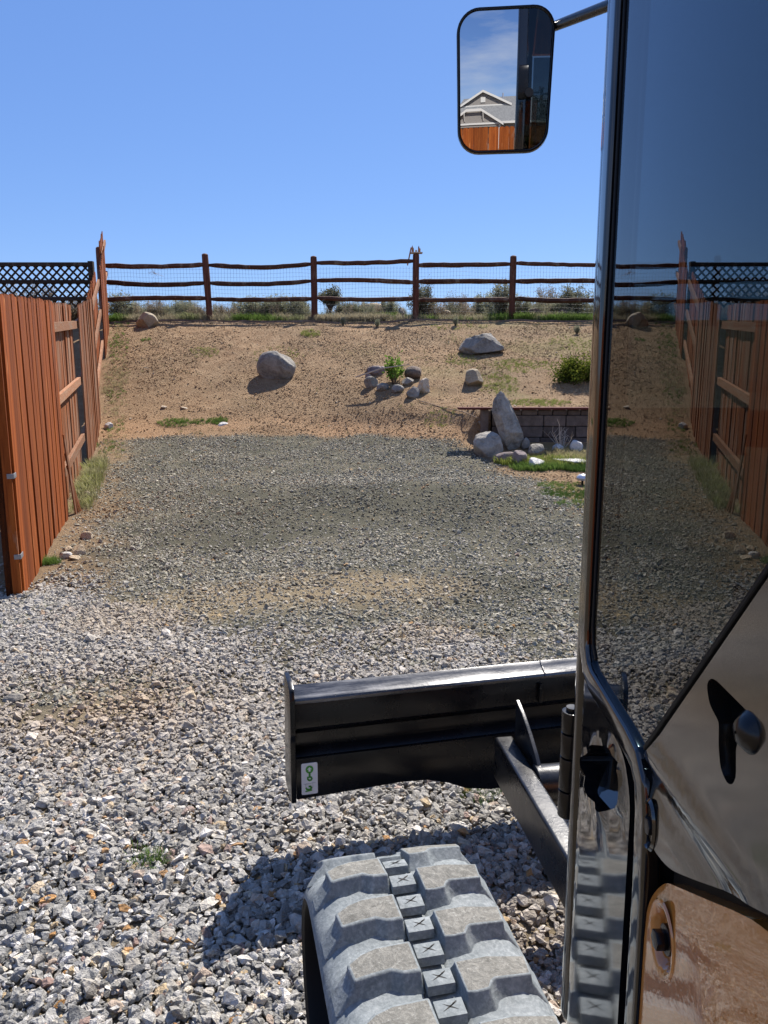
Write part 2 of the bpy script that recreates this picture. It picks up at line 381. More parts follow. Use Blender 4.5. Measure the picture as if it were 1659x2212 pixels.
def tones(x, y):
    def g(cx, cy, rx, ry): return np.exp(-((x-cx)/rx)**2-((y-cy)/ry)**2)
    n = fbm(x, y, .9, 151, 5)-.5; n2 = fbm(x, y, 2.4, 157, 3)-.5
    damp = 1.0*g(-.9, 7.6, 1.3, .9)+1.0*g(.9, 7.4, 1.1, 1.0)+.8*g(-1.7, 6.4, .8, .8)+.8*g(.75, 4.9, .8, .7)+.7*g(-.4, 6.3, .9, .6)+.5*g(-1.5, 9.8, 2.0, .7)+.5*g(1.2, 6.0, .7, .8)
    tan = 1.0*g(-.9, 4.6, 1.1, .5)+.9*g(-.1, 4.95, .7, .4)+.7*g(-1.5, 4.1, .5, .4)+.7*g(.2, 3.9, .5, .3)+.8*g(1.75, 8.2, .4, 1.0)+.5*g(-1.1, 3.0, .5, .4)
    return np.clip(sstep(.25, .9, damp+n*1.5), 0, 1), np.clip(sstep(.3, .95, tan+n*1.3+n2*.6), 0, 1)
# ------------------------------------------------------------------ terrain sheet
def axis_pts(a, b, st, out, lim):
    c = list(np.arange(a, b+1e-6, st)); s_ = st; x = b
    while x < lim: s_ *= out; x += s_; c.append(x)
    s_ = st; x = a; pre = []
    while x > -lim: s_ *= out; x -= s_; pre.append(x)
    return np.array(pre[::-1]+c)
gx = axis_pts(-8, 6, .07, 1.35, 3000); gy = axis_pts(.2, 19.5, .07, 1.35, 3000)
XX, YY = np.meshgrid(gx, gy); nx, ny = len(gx), len(gy)
ZZ = H(XX, YY)
V = np.stack([XX.ravel(), YY.ravel(), ZZ.ravel()], 1)
idx = np.arange(nx*ny).reshape(ny, nx)
F = np.stack([idx[:-1, :-1].ravel(), idx[:-1, 1:].ravel(), idx[1:, 1:].ravel(), idx[1:, :-1].ravel()], 1)
me = bpy.data.meshes.new('ground'); me.vertices.add(len(V)); me.vertices.foreach_set('co', V.ravel())
me.loops.add(F.size); me.loops.foreach_set('vertex_index', F.ravel().astype(np.int32)); me.polygons.add(len(F))
me.polygons.foreach_set('loop_start', np.arange(0, F.size, 4, dtype=np.int32)); me.polygons.foreach_set('use_smooth', np.ones(len(F), bool)); me.update()
lo, gr, pt, n1, n2 = zones(V[:, 0], V[:, 1])
ca = me.color_attributes.new('zone', 'FLOAT_COLOR', 'POINT')
green = sstep(.5, .75, fbm(V[:, 0], V[:, 1], 1.1, 41))*sstep(10.5, 12, V[:, 1])*sstep(-2, 2.5, V[:, 0])
green = np.maximum(green, sstep(.2, .6, sstep(17.0, 17.5, V[:, 1])))
green = np.maximum(green, sstep(1.6, 2.1, V[:, 0])*sstep(7, 7.5, V[:, 1])*(1-sstep(10.3, 10.6, V[:, 1]))*sstep(.4, .6, fbm(V[:, 0], V[:, 1], .8, 43)))
zc = np.stack([gr, lo, green, np.ones(len(V))], 1); ca.data.foreach_set('color', zc.ravel())
da, ta = tones(V[:, 0], V[:, 1]); cb = me.color_attributes.new('tone', 'FLOAT_COLOR', 'POINT'); cb.data.foreach_set('color', np.stack([da, ta, np.exp(-((Hbase(V[:, 0], V[:, 1])-.50)/.16)**2)*sstep(.3, .6, fbm(V[:, 0], V[:, 1], 1.3, 171)), da*0+1], 1).ravel())
m = NM('ground_soil'); v = m.coord('Object', (1, 1, 1)); z = m.attr('zone'); sp_ = m.n('ShaderNodeSeparateColor'); m.l(z.outputs['Color'], sp_.inputs[0])
b1 = m.noise(v, .8, 5, .6); b2 = m.noise(v, 5, 8, .7); b3 = m.noise(v, 38, 6, .75); b4 = m.noise(v, 2.2, 6, .65, .5)
dirt = m.ramp(b2, [(.3, (.22, .130, .068)), (.5, (.32, .205, .112)), (.7, (.41, .285, .17))])
dirt = m.mix(m.mr(b1, .40, .62, 0, .75), dirt, m.ramp(b3, [(.3, (.20, .130, .072)), (.7, (.34, .24, .14))]))
dirt = m.mix(m.mr(b3, .52, .72, 0, .45), dirt, (.42, .32, .215))
dirt = m.mix(m.mr(b3, .46, .30, 0, .45), dirt, (.15, .10, .06))
gsoil = m.ramp(b4, [(.36, (.075, .073, .050)), (.5, (.125, .118, .082)), (.66, (.22, .19, .13))])
gsoil = m.mix(m.mr(b3, .45, .75, 0, .5), gsoil, (.20, .188, .14))
tz = m.attr('tone'); ts = m.n('ShaderNodeSeparateColor'); m.l(tz.outputs['Color'], ts.inputs[0])
gsoil = m.mix(m.math('MULTIPLY', ts.outputs[0], .75), gsoil, m.ramp(b3, [(.35, (.072, .069, .046)), (.7, (.14, .132, .095))]))
gsoil = m.mix(m.math('MULTIPLY', ts.outputs[1], .8), gsoil, m.ramp(b3, [(.35, (.30, .225, .13)), (.7, (.43, .34, .215))]))
losoil = m.ramp(b2, [(.3, (.18, .145, .10)), (.7, (.36, .285, .185))])
gsoil = m.mix(sp_.outputs[1], gsoil, losoil)
dirt = m.mix(m.math('MULTIPLY', ts.outputs[2], .7), dirt, m.ramp(b3, [(.35, (.36, .195, .095)), (.7, (.48, .32, .19))]))
col = m.mix(sp_.outputs[0], dirt, gsoil)
col = m.mix(m.math('MULTIPLY', sp_.outputs[2], m.mr(b3, .35, .6, .0, .7)), col, (.20, .19, .075))
hh = m.math('ADD', m.math('MULTIPLY', b2, .6), b3)
M['soil'] = m.pbr(col, .95, 0, m.bump(hh, .95, .055), spec=.15)
g_o = link('ground', me, M['soil']); tag(g_o, 'brown dirt yard rising to a crest with a grey gravel pad in front', kind='structure')

# ------------------------------------------------------------------ instancing of countless small things
protocol = {}
def stone_mesh(name, n, el, seed, sub=0):
    rs = random.Random(seed); bm = bmesh.new()
    for i in range(n):
        d = Vector((rs.gauss(0, 1), rs.gauss(0, 1), rs.gauss(0, 1))).normalized()*rs.uniform(.82, 1.05)
        bm.verts.new((d.x*.5*el[0], d.y*.5*el[1], d.z*.5*el[2]))
    r = bmesh.ops.convex_hull(bm, input=bm.verts)
    bmesh.ops.delete(bm, geom=list({g_ for g_ in r['geom_interior'] if isinstance(g_, bmesh.types.BMVert)}), context='VERTS')
    bmesh.ops.dissolve_limit(bm, angle_limit=R(14), verts=bm.verts, edges=bm.edges)
    me = bpy.data.meshes.new(name); bm.to_mesh(me); bm.free(); return me
def tuft_mesh(name, n, hgt, spread, wid, seed, lean=.5):
    rs = random.Random(seed); mb = MB()
    for i in range(n):
        a = rs.uniform(0, 2*math.pi); r = rs.random()**.6*spread*.4
        b = Vector((math.cos(a)*r, math.sin(a)*r, -.05*hgt)); hh_ = hgt*rs.uniform(.5, 1.0)
        a2 = a+rs.uniform(-.7, .7); ln = lean*hh_*rs.uniform(.3, 1.3)
        s_ = Vector((-math.sin(a2+.4), math.cos(a2+.4), 0))*wid*.5; o_ = Vector((math.cos(a2), math.sin(a2), 0))*ln
        m_ = b+o_*.35+Vector((0, 0, hh_*.6)); t = b+o_+Vector((0, 0, hh_*(1-.15*lean)))
        mb.add([b-s_, b+s_, m_+s_*.7, m_-s_*.7, t], [(0, 1, 2, 3), (3, 2, 4)])
    return mb.mesh(name)
def proto_coll(name, meshes, mat):
    col = bpy.data.collections.new(name)
    for me in meshes:
        if not me.materials: me.materials.append(mat)
        o = bpy.data.objects.new(me.name, me); col.objects.link(o)
    return col
def scatter(name, P, rot, scl, colr, coll, nproto, label, mat=None):
    n = len(P); me = bpy.data.meshes.new(name); me.vertices.add(n); me.vertices.foreach_set('co', P.astype(np.float32).ravel())
    def fv(nm, ty, arr, key):
        a = me.attributes.new(nm, ty, 'POINT'); a.data.foreach_set(key, arr.astype(np.float32).ravel() if ty != 'INT' else arr.astype(np.int32).ravel())
    fv('rot', 'FLOAT_VECTOR', rot, 'vector'); fv('scl', 'FLOAT_VECTOR', scl, 'vector')
    c4 = np.concatenate([colr, np.ones((n, 1))], 1); fv('col', 'FLOAT_COLOR', c4, 'color'); fv('pidx', 'INT', RNG.integers(0, nproto, n), 'value')
    me.update()
    if mat: me.materials.append(mat)
    o = bpy.data.objects.new(name, me); C.objects.link(o); tag(o, label, kind='stuff')
    ng = bpy.data.node_groups.new('scatter_'+name, 'GeometryNodeTree')
    ng.interface.new_socket('Geometry', in_out='INPUT', socket_type='NodeSocketGeometry'); ng.interface.new_socket('Geometry', in_out='OUTPUT', socket_type='NodeSocketGeometry')
    N = ng.nodes; L = ng.links; gi = N.new('NodeGroupInput'); go = N.new('NodeGroupOutput')
    ip = N.new('GeometryNodeInstanceOnPoints'); ci = N.new('GeometryNodeCollectionInfo'); ci.inputs['Collection'].default_value = coll
    ci.inputs['Separate Children'].default_value = True; ci.inputs['Reset Children'].default_value = True
    def na(nm, ty):
        x = N.new('GeometryNodeInputNamedAttribute'); x.data_type = ty; x.inputs['Name'].default_value = nm; return x.outputs['Attribute']
    L.new(gi.outputs[0], ip.inputs['Points']); L.new(ci.outputs[0], ip.inputs['Instance']); ip.inputs['Pick Instance'].default_value = True
    L.new(na('pidx', 'INT'), ip.inputs['Instance Index']); L.new(na('rot', 'FLOAT_VECTOR'), ip.inputs['Rotation']); L.new(na('scl', 'FLOAT_VECTOR'), ip.inputs['Scale'])
    L.new(ip.outputs[0], go.inputs[0])
    md = o.modifiers.new('scatter', 'NODES'); md.node_group = ng
    return o

stones = []
for i in range(14):
    rs = random.Random(i); stones.append(stone_mesh('stone_%d' % i, rs.choice([12, 14, 16]), (rs.uniform(1.0, 1.35), rs.uniform(.75, 1.0), rs.uniform(.5, .8)), 100+i))
CS = proto_coll('stone_shapes', stones, M['gravel'])
pal = np.array([(.27, .265, .25), (.38, .375, .36), (.17, .17, .165), (.50, .485, .46), (.32, .315, .30), (.47, .44, .39), (.68, .65, .61), (.44, .35, .28), (.50, .38, .23), (.44, .24, .095), (.33, .23, .20), (.56, .50, .40)])
palw = np.array([.2, .17, .13, .13, .14, .07, .055, .03, .02, .012, .02, .025]); palw /= palw.sum()
def wedge(n, y0, y1, lx=(.56, .7), rx=(.34, .35)):
    y = y0 + (y1-y0)*RNG.random(n*2); wd = (lx[0]+rx[0])*y+lx[1]+rx[1]; wm = (lx[0]+rx[0])*y1+lx[1]+rx[1]
    y = y[RNG.random(n*2) < wd/wm][:n]; wd = (lx[0]+rx[0])*y+lx[1]+rx[1]
    x = -(lx[0]*y+lx[1]) + wd*RNG.random(len(y)); return x, y
# loose gravel
x, y = wedge(270000, .35, 6.8)
lo, gr, pt, n1, n2 = zones(x, y)
keep = RNG.random(len(x)) < np.clip(lo*gr, 0, 1)*(1-.8*pt); keep |= RNG.random(len(x)) < .03*gr
x = x[keep]; y = y[keep]; n1 = n1[keep]; lo = lo[keep]; n = len(x)
s_ = np.clip(np.exp(RNG.normal(np.log(.0195), .38, n)), .008, .055); s_ *= (.75+.25*lo)
big = RNG.random(n) < .006; s_[big] *= 1.6
z = H(x, y) + s_*.10 + RNG.random(n)**1.3*.014*lo
ci_ = RNG.choice(len(pal), n, p=palw); colr = pal[ci_]*RNG.uniform(.8, 1.2, (n, 1))
dust = np.clip(sstep(1.6, 3.4, y)*.6+.5*n1, 0, .75)[:, None]; colr = colr*(1-dust)+np.array([(.49, .44, .37)])*dust; tl = tones(x, y)[1][:, None]*.5; colr = colr*(1-tl)+np.array([(.50, .40, .28)])*tl; colr = colr*(1-.45*pt[keep][:, None])+np.array([(.45, .31, .19)])*.45*pt[keep][:, None]
rot = np.stack([RNG.normal(0, .42, n), RNG.normal(0, .42, n), RNG.random(n)*6.283], 1)
scl = s_[:, None]*RNG.uniform(.85, 1.2, (n, 3))
scatter('loose_gravel', np.stack([x, y, z], 1), rot, scl, colr, CS, len(stones), 'loose grey angular gravel covering the ground nearest the machine')
print('loose', n)
# compacted gravel in grey soil
x, y = wedge(230000, 3.0, 12.0, (.50, .6), (.30, .3))
lo, gr, pt, n1, n2 = zones(x, y)
fx = x-fence_x(y); cl = fbm(x, y, .5, 61, 3)
keep = (RNG.random(len(x)) < gr*(1-.45*tones(x, y)[0])*(1-.6*lo)*(.35+.8*sstep(.35, .65, cl))*.9) & (fx > .1)
x = x[keep]; y = y[keep]; n1 = n1[keep]; n = len(x)
s_ = np.clip(np.exp(RNG.normal(np.log(.0175), .40, n)), .006, .05)
z = H(x, y) + s_*RNG.uniform(-.12, .22, n)
ci_ = RNG.choice(len(pal), n, p=palw); colr = pal[ci_]*RNG.uniform(.8, 1.15, (n, 1))
dmp, tnn = tones(x, y); dk = .72-dmp[:, None]*.70
dustc = np.array([(.20, .19, .14)])*(1-dk)+np.array([(.47, .44, .34)])*dk
tn = tnn[:, None]*.8; dustc = dustc*(1-tn)+np.array([(.47, .38, .25)])*tn
k = np.clip(RNG.uniform(.10, .70, (n, 1))+.22*dmp[:, None], 0, .92); colr = colr*np.array([(.97, .93, .81)]); colr = colr*(1-k)+dustc*k
rot = np.stack([RNG.normal(0, .5, n), RNG.normal(0, .5, n), RNG.random(n)*6.283], 1)
scatter('packed_gravel', np.stack([x, y, z], 1), rot, s_[:, None]*RNG.uniform(.8, 1.2, (n, 3)), colr, CS, len(stones), 'dusty grey green gravel pressed into the soil of the pad')
print('packed', n)
# dirt clods and chips on the hill
x, y = wedge(230000, 7.0, 17.4, (.50, .6), (.30, .4))
lo, gr, pt, n1, n2 = zones(x, y)
cl = fbm(x, y, .7, 65, 3)
keep = (RNG.random(len(x)) < (1-gr*.9)*(.25+.9*sstep(.4, .65, cl))*.8) & (x-fence_x(y) > .08)
keep &= ~((x > WALL_X-.1) & (np.abs(y-WALL_Y-.1) < .3))
x = x[keep]; y = y[keep]; n = len(x)
s_ = np.clip(np.exp(RNG.normal(np.log(.0165), .42, n)), .007, .055)
chip = RNG.random(n) < .03
z = H(x, y) + s_*RNG.uniform(-.28, .12, n)
dc = np.array([(.29, .19, .105), (.35, .235, .135), (.24, .155, .085), (.41, .29, .17), (.32, .21, .12)])
colr = dc[RNG.integers(0, 5, n)]*RNG.uniform(.8, 1.2, (n, 1)); colr[chip] = np.array([.50, .42, .31])*RNG.uniform(.8, 1.1, (chip.sum(), 1))
rot = np.stack([RNG.normal(0, .5, n), RNG.normal(0, .5, n), RNG.random(n)*6.283], 1)
scatter('dirt_clods', np.stack([x, y, z], 1), rot, s_[:, None]*RNG.uniform(.8, 1.3, (n, 3)), colr, CS, len(stones), 'small brown dirt clods and pale chips on the slope')
print('clods', n)
# grass
tufts = [tuft_mesh('tuft_%d' % i, 16, 1, .9, .055, 30+i, .7) for i in range(5)]
CG = proto_coll('tuft_shapes', tufts, M['grass'])
gxs, gys, gss, gcs = [], [], [], []
def grass_blob(cx, cy, rx, ry, n, hgt, c, jit=.2):
    a = RNG.random(n)*6.283; r = RNG.random(n)**.6
    x = cx+np.cos(a)*r*rx; y = cy+np.sin(a)*r*ry
    gxs.append(x); gys.append(y); gss.append(hgt*RNG.uniform(.55, 1.25, n)); gcs.append(np.array([c])*RNG.uniform(1-jit, 1+jit, (n, 1)))
GR, YG, DK, DRY = (.12, .19, .045), (.22, .25, .07), (.07, .12, .03), (.34, .30, .17)
for px, py, wx, wy, n_, hh_, c in [(380, 913, .28, .16, 150, .05, GR), (430, 912, .16, .1, 70, .04, GR), (470, 910, .16, .12, 110, .05, GR), (440, 762, .3, .25, 60, .05, YG), (672, 722, .2, .2, 60, .07, YG),
    (600, 770, .5, .5, 90, .05, YG), (245, 825, .3, .5, 120, .06, DRY), (255, 740, .2, .3, 40, .05, GR), (315, 735, .1, .1, 30, .05, GR), (1075, 830, .35, .5, 200, .05, YG), (1130, 790, .6, .5, 300, .045, YG),
    (995, 780, .3, .5, 120, .045, YG), (1160, 870, .5, .3, 260, .045, YG), (1150, 745, .7, .5, 160, .045, DRY), (1000, 735, .5, .4, 110, .045, DRY), (1240, 745, .5, .5, 170, .045, YG), (990, 705, .6, .25, 60, .05, YG),
    (950, 905, .25, .2, 70, .04, YG), (770, 755, .6, .4, 60, .04, DRY), (1080, 925, .15, .2, 70, .06, YG), (1110, 1000, .22, .12, 160, .11, (.26, .30, .07)), (1165, 1012, .35, .12, 200, .09, GR), (1200, 1000, .5, .2, 200, .10, YG),
    (1235, 985, .3, .3, 160, .10, DRY), (1250, 1015, .18, .12, 160, .07, DK), (1235, 1068, .35, .22, 420, .035, DK), (1215, 1050, .3, .25, 200, .035, GR), (1262, 1090, .3, .15, 160, .035, GR),
    (102, 1217, .09, .07, 70, .06, GR), (320, 1870, .05, .04, 14, .05, GR), (35, 1330, .25, .3, 60, .035, YG), (60, 1290, .15, .2, 40, .03, DRY), (1035, 1728, .06, .05, 22, .04, DK)]:
    g_ = ground(px, py); grass_blob(g_.x, g_.y, wx, wy, n_, hh_, c)
for yy in np.arange(7.4, 9.9, .16):
    grass_blob(float(fence_x(yy))+.13, yy, .12, .14, 14, .15 if yy > 8 else .10, (.24, .25, .09) if RNG.random() < .5 else (.30, .29, .15), .3)
for yy in np.arange(10.2, 17, .4): grass_blob(float(fence_x(yy))+.25, yy, .2, .3, 18, .06, DRY if RNG.random() < .5 else GR, .3)
# band at the crest around the rail fence
n_ = 11000; x = RNG.uniform(-6.3, 6.5, n_); y = 17.45+RNG.random(n_)**1.3*2.4; cl = fbm(x, y, 1.0, 91, 3); kk = RNG.random(n_) < sstep(.35, .6, cl)+.2
x = x[kk]; y = y[kk]; gxs.append(x); gys.append(y); gss.append(RNG.uniform(.08, .26, len(x)))
mixc = sstep(.42, .6, fbm(x, y, .8, 95, 3))[:, None]; gcs.append((np.array([GR])*mixc+np.array([(.33, .29, .20)])*(1-mixc))*RNG.uniform(.7, 1.2, (len(x), 1)))
n_ = 6500; x = RNG.uniform(-5.5, 6, n_); y = RNG.uniform(11.5, 17.2, n_); cl = fbm(x, y, .9, 97, 3); kk = RNG.random(n_) < sstep(.5, .7, cl)*(.3+.7*sstep(-1.5, 2, x)); x = x[kk]; y = y[kk]
gxs.append(x); gys.append(y); gss.append(RNG.uniform(.02, .05, len(x))); gcs.append(np.array([(.24, .22, .11)])*RNG.uniform(.7, 1.2, (len(x), 1)))
x = np.concatenate(gxs); y = np.concatenate(gys); s_ = np.concatenate(gss); colr = np.concatenate(gcs); n = len(x)
kk = (x > fence_x(y)+.03) & ~((x > WALL_X-.2) & (np.abs(y-WALL_Y-.08) < .16)); x, y, s_, colr = x[kk], y[kk], s_[kk], colr[kk]; n = len(x)
scatter('grass', np.stack([x, y, H(x, y)], 1), np.stack([np.zeros(n), np.zeros(n), RNG.random(n)*6.283], 1), s_[:, None]*np.array([(1, 1, 1)]), colr, CG, 5, 'short green and dry grass tufts on slope, crest and fence foot')

# ------------------------------------------------------------------ left board fence
def picket_mesh(name, w_=.138, t=.017, ear=.03):
    mb = MB(); mb.prism([(-w_/2, 0), (w_/2, 0), (w_/2, 1-.0), (w_/2-ear, 1.018), (-w_/2+ear, 1.018), (-w_/2, 1-.0)], 0, t, fn=lambda a, b, x: (x, a, b))
    return mb.mesh(name)
PM = [picket_mesh('picket_mesh'), picket_mesh('picket_mesh_b', .132), picket_mesh('picket_mesh_c', .142)]
PMW = [m_.copy() for m_ in PM]
for m_ in PM: m_.materials.append(M['picket'])
for m_ in PMW: m_.materials.append(M['picket_worn'])
RAILM = MB().box((0, 0, 0), (1, 1, 1)).mesh('rail_mesh', [M['rail_wood']])
def board_fence(root, p0, dirv, nodes, tops, sides, worn, gapg=.0, post_mat=None):
    """nodes: distances along; tops: top height there; sides: +1 pickets this side"""
    ang = math.atan2(dirv[1], dirv[0])-math.pi/2      # local +y runs along the fence, local +x is the near side
    root.location = (p0[0], p0[1], 0); root.rotation_euler = (0, 0, ang)
    cz, sz = math.cos(ang), math.sin(ang)
    def gz(d, off=0): return h(p0[0]-sz*d+cz*off, p0[1]+cz*d+sz*off)
    pg = [gz(d) for d in nodes]
    for i in range(len(nodes)-1):
        a, b = nodes[i], nodes[i+1]; sd_ = sides[i]; n = max(2, round((b-a)/.1395)); st = (b-a)/n
        za, zb = tops[i], tops[i+1]
        for k in range(n):
            d = a+(k+.5)*st; f = (d-a)/(b-a); g_ = gz(d)-.03+gapg; top = za+(zb-za)*f+random.uniform(-.008, .008)
            me = random.choice(PMW if worn[i] else PM)
            x_ = .021 if sd_ > 0 else -.021-.038
            o = link('picket', me, None, root, (x_+(.006 if k % 2 else 0)+random.uniform(-.003, .005), d, g_), (random.uniform(-.006, .006), random.uniform(-.006, .004), random.uniform(-.03, .03)), (1, 1, (top-g_)/1.018))
        ga, gb = gz(a)+.0, gz(b)+.0
        for fr in (.17, .52, .86):
            la = ga+(za-ga)*fr; lb = gb+(zb-gb)*fr; L_ = math.hypot(b-a, lb-la)
            x0 = -.021 if sd_ > 0 else -.021
            link('rail', RAILM, None, root, (x0 if sd_ > 0 else x0, a+.02, la), (math.atan2(lb-la, b-a), 0, 0), (.038, L_-.04, .088))
    for i, d in enumerate(nodes):
        t_ = tops[i]; g_ = gz(d)
        mb = MB().box((-.062, -.045, g_-.1), (.018, .045, t_-(.02 if i else 0)-.03)); mb.build('post', (M['picket'] if i == 0 else M['shadepost']), root)
Lf = math.hypot(1, FS); ys = [4.66, 7.18, 9.62, 12.2, 14.55, 16.25, 17.55]
fr_ = empty('board_fence'); tag(fr_, 'tall orange brown cedar board fence climbing the left side of the yard', 'fence')
nodes = [(y_-ys[0])*Lf for y_ in ys]
board_fence(fr_, (float(fence_x(ys[0])), ys[0]), Vector((FS, 1)).normalized(), nodes, [1.83, 2.0, 2.16, 2.47, 3.15, 3.86, 4.36], [1, -1, 1, -1, 1, -1], [0, 1, 1, 0, 0, 0])
# end face of the near post, latch straps, loose slats
mb = MB().box((-.02, -.062, .0), (.03, -.045, 1.80)); mb.build('end_board', M['picket'], fr_)
for zz in (.74, .24):
    mb = MB(); mb.box((.004, -.068, zz), (.042, -.063, zz+.03)); mb.box((.040, -.068, zz), (.044, .02, zz+.03)); mb.build('metal_strap', M['strap'], fr_, bevel=.001)
for k, (dx, ln) in enumerate([(.0, .8), (.018, .62), (.035, .5)]):
    mb = MB(); d0 = nodes[1]-.1+.05*k
    mb.add([Vector((.045+dx*.0, d0, ln)), Vector((.052, d0+.03, ln)), Vector((.10+dx, d0+.17, .0)), Vector((.09+dx, d0+.14, .0)),
            Vector((.057, d0-.006, ln)), Vector((.064, d0+.024, ln)), Vector((.112+dx, d0+.164, .0)), Vector((.102+dx, d0+.134, .0))], [(0,1,2,3),(7,6,5,4),(0,4,5,1),(1,5,6,2),(2,6,7,3),(3,7,4,0)])
    mb.build('broken_slat', M['picket_worn'], fr_)

# ------------------------------------------------------------------ split rail fence along the crest
RY = 17.55
rf = empty('split_rail_fence', (0, RY, 0)); tag(rf, 'dark brown three rail split fence with wire mesh along the crest', 'fence')
PX = [-6.22, -3.86, -1.54, .70, 2.83, 5.02, 7.3, 9.6]
PT = [4.02, 3.88, 3.83, 3.88, 3.84, 3.84, 3.84, 3.84]
PB = []
for i, x_ in enumerate(PX):
    g_ = h(x_, RY); rs = random.Random(i); mb = MB(); wv_ = .072
    ring = []; hh_ = PT[i]
    for j, z_ in enumerate([g_-.15, g_+.4, g_+.9, hh_-.08, hh_-.02, hh_]):
        k_ = wv_*(1+rs.uniform(-.07, .07))*(1 if j < 4 else (.92 if j == 4 else .55)); ln = .0 if i != 1 else -.04*(z_-g_)
        ring.append([(ln+k_*math.cos(a), k_*math.sin(a), z_) for a in [R(t+8*rs.uniform(-1, 1)) for t in (20, 70, 110, 160, 200, 250, 290, 340)]])
    vs = [p for r_ in ring for p in r_]; fs = []
    for j in range(len(ring)-1):
        for k in range(8): fs.append((j*8+k, j*8+(k+1) % 8, (j+1)*8+(k+1) % 8, (j+1)*8+k))
    fs.append(tuple(range(len(vs)-8, len(vs)))); mb.add(vs, fs)
    o = mb.build('post', M['splitpost'], rf); o.location = (x_, 0, 0); PB.append(g_)
RZ = [3.655, 3.285, 2.925]
for i in range(len(PX)-1):
    a, b = PX[i], PX[i+1]
    for j, z_ in enumerate(RZ):
        rs = random.Random(100+i*7+j); pts = []; n = 14; z0 = z_+rs.uniform(-.03, .03)+(.05 if (i == 2 and j == 0) else 0); z1 = z_+rs.uniform(-.03, .03)+(.10 if (i == 2 and j == 0) else 0)
        sag = rs.uniform(-.04, .06); mb = MB(); ring = []
        w1, w2 = rs.uniform(.047, .058), rs.uniform(.045, .056)
        for k in range(n+1):
            f = k/n; x_ = a+.02+(b-a-.04)*f; zc = z0+(z1-z0)*f-sag*math.sin(math.pi*f)+rs.uniform(-.006, .006)
            tp = min(1, min(f, 1-f)*9+.62); hw = (w1+(w2-w1)*f)*tp*(1+rs.uniform(-.06, .06))
            yc = .0+rs.uniform(-.004, .004)
            ring.append([(x_, yc+hw*1.1*math.cos(t), zc+hw*1.05*math.sin(t)*(1.15 if math.sin(t) > .8 else 1)) for t in [R(q) for q in (-50, 0, 60, 130, 190, 250)]])
        vs = [p for r_ in ring for p in r_]; fs = [(k*6+q, k*6+(q+1) % 6, (k+1)*6+(q+1) % 6, (k+1)*6+q) for k in range(n) for q in range(6)]
        fs += [tuple(range(6))[::-1], tuple(range(len(vs)-6, len(vs)))]
        mb.add(vs, fs); mb.build('rail', M['split'], rf)
    # welded wire panel on the far side
    mb = MB(); bt = max(h(a, RY), h(b, RY))-.02; tp = RZ[0]-.03; wr = .0021
    nn_ = int((b-a)/.068); rs = random.Random(i)
    def wob(x_, z_): return .012*math.sin(x_*3+i)+.008*math.sin(z_*7+x_*5)
    for k in range(nn_+1):
        x_ = a+(b-a)*k/nn_
        pts = [(x_+wob(x_, z_)*.6, .075+wob(z_, x_), z_) for z_ in np.linspace(bt, tp+wob(x_, 0), 5)]; mb.tube(pts, wr, 3, False)
    for z_ in np.arange(bt+.02, tp, .085):
        pts = [(x_, .078+wob(z_, x_), z_+wob(x_, z_)*.9) for x_ in np.linspace(a, b, 9)]; mb.tube(pts, wr, 3, False)
    mb.build('wire_mesh', M['wire'], rf, fixn=False)
# little wooden tray feeder on the middle post
fd = empty('post_top_tray', (PX[3], RY, PT[3]+.002)); tag(fd, 'small weathered wooden tray with pointed slats on top of the middle rail post', 'bird feeder')
MB().box((-.12, -.09, 0), (.14, .09, .022)).build('board', M['paletwig'], fd, bevel=.003)
for (dx, dy, hh_) in [(-.085, -.05, .17), (-.06, .05, .14), (.055, -.05, .16), (.085, .04, .13)]:
    MB().add([(dx-.014, dy-.008, .022), (dx+.014, dy-.008, .022), (dx+.014, dy+.008, .022), (dx-.014, dy+.008, .022), (dx-.014, dy-.008, hh_*.75), (dx+.014, dy-.008, hh_*.75), (dx+.014, dy+.008, hh_*.75), (dx-.014, dy+.008, hh_*.75), (dx, dy, hh_)],
        [(0,3,2,1), (0,1,5,4), (1,2,6,5), (2,3,7,6), (3,0,4,7), (4,5,8), (5,6,8), (6,7,8), (7,4,8)]).build('slat', M['rail_wood'], fd)
MB().box((-.02, -.03, .022), (.025, .03, .075)).build('block', M['whiterock'], fd, bevel=.006)
MB().box((-.145, -.03, -.28), (-.115, .03, .10)).build('side_slat', M['rail_wood'], fd).rotation_euler = (0, R(12), 0)

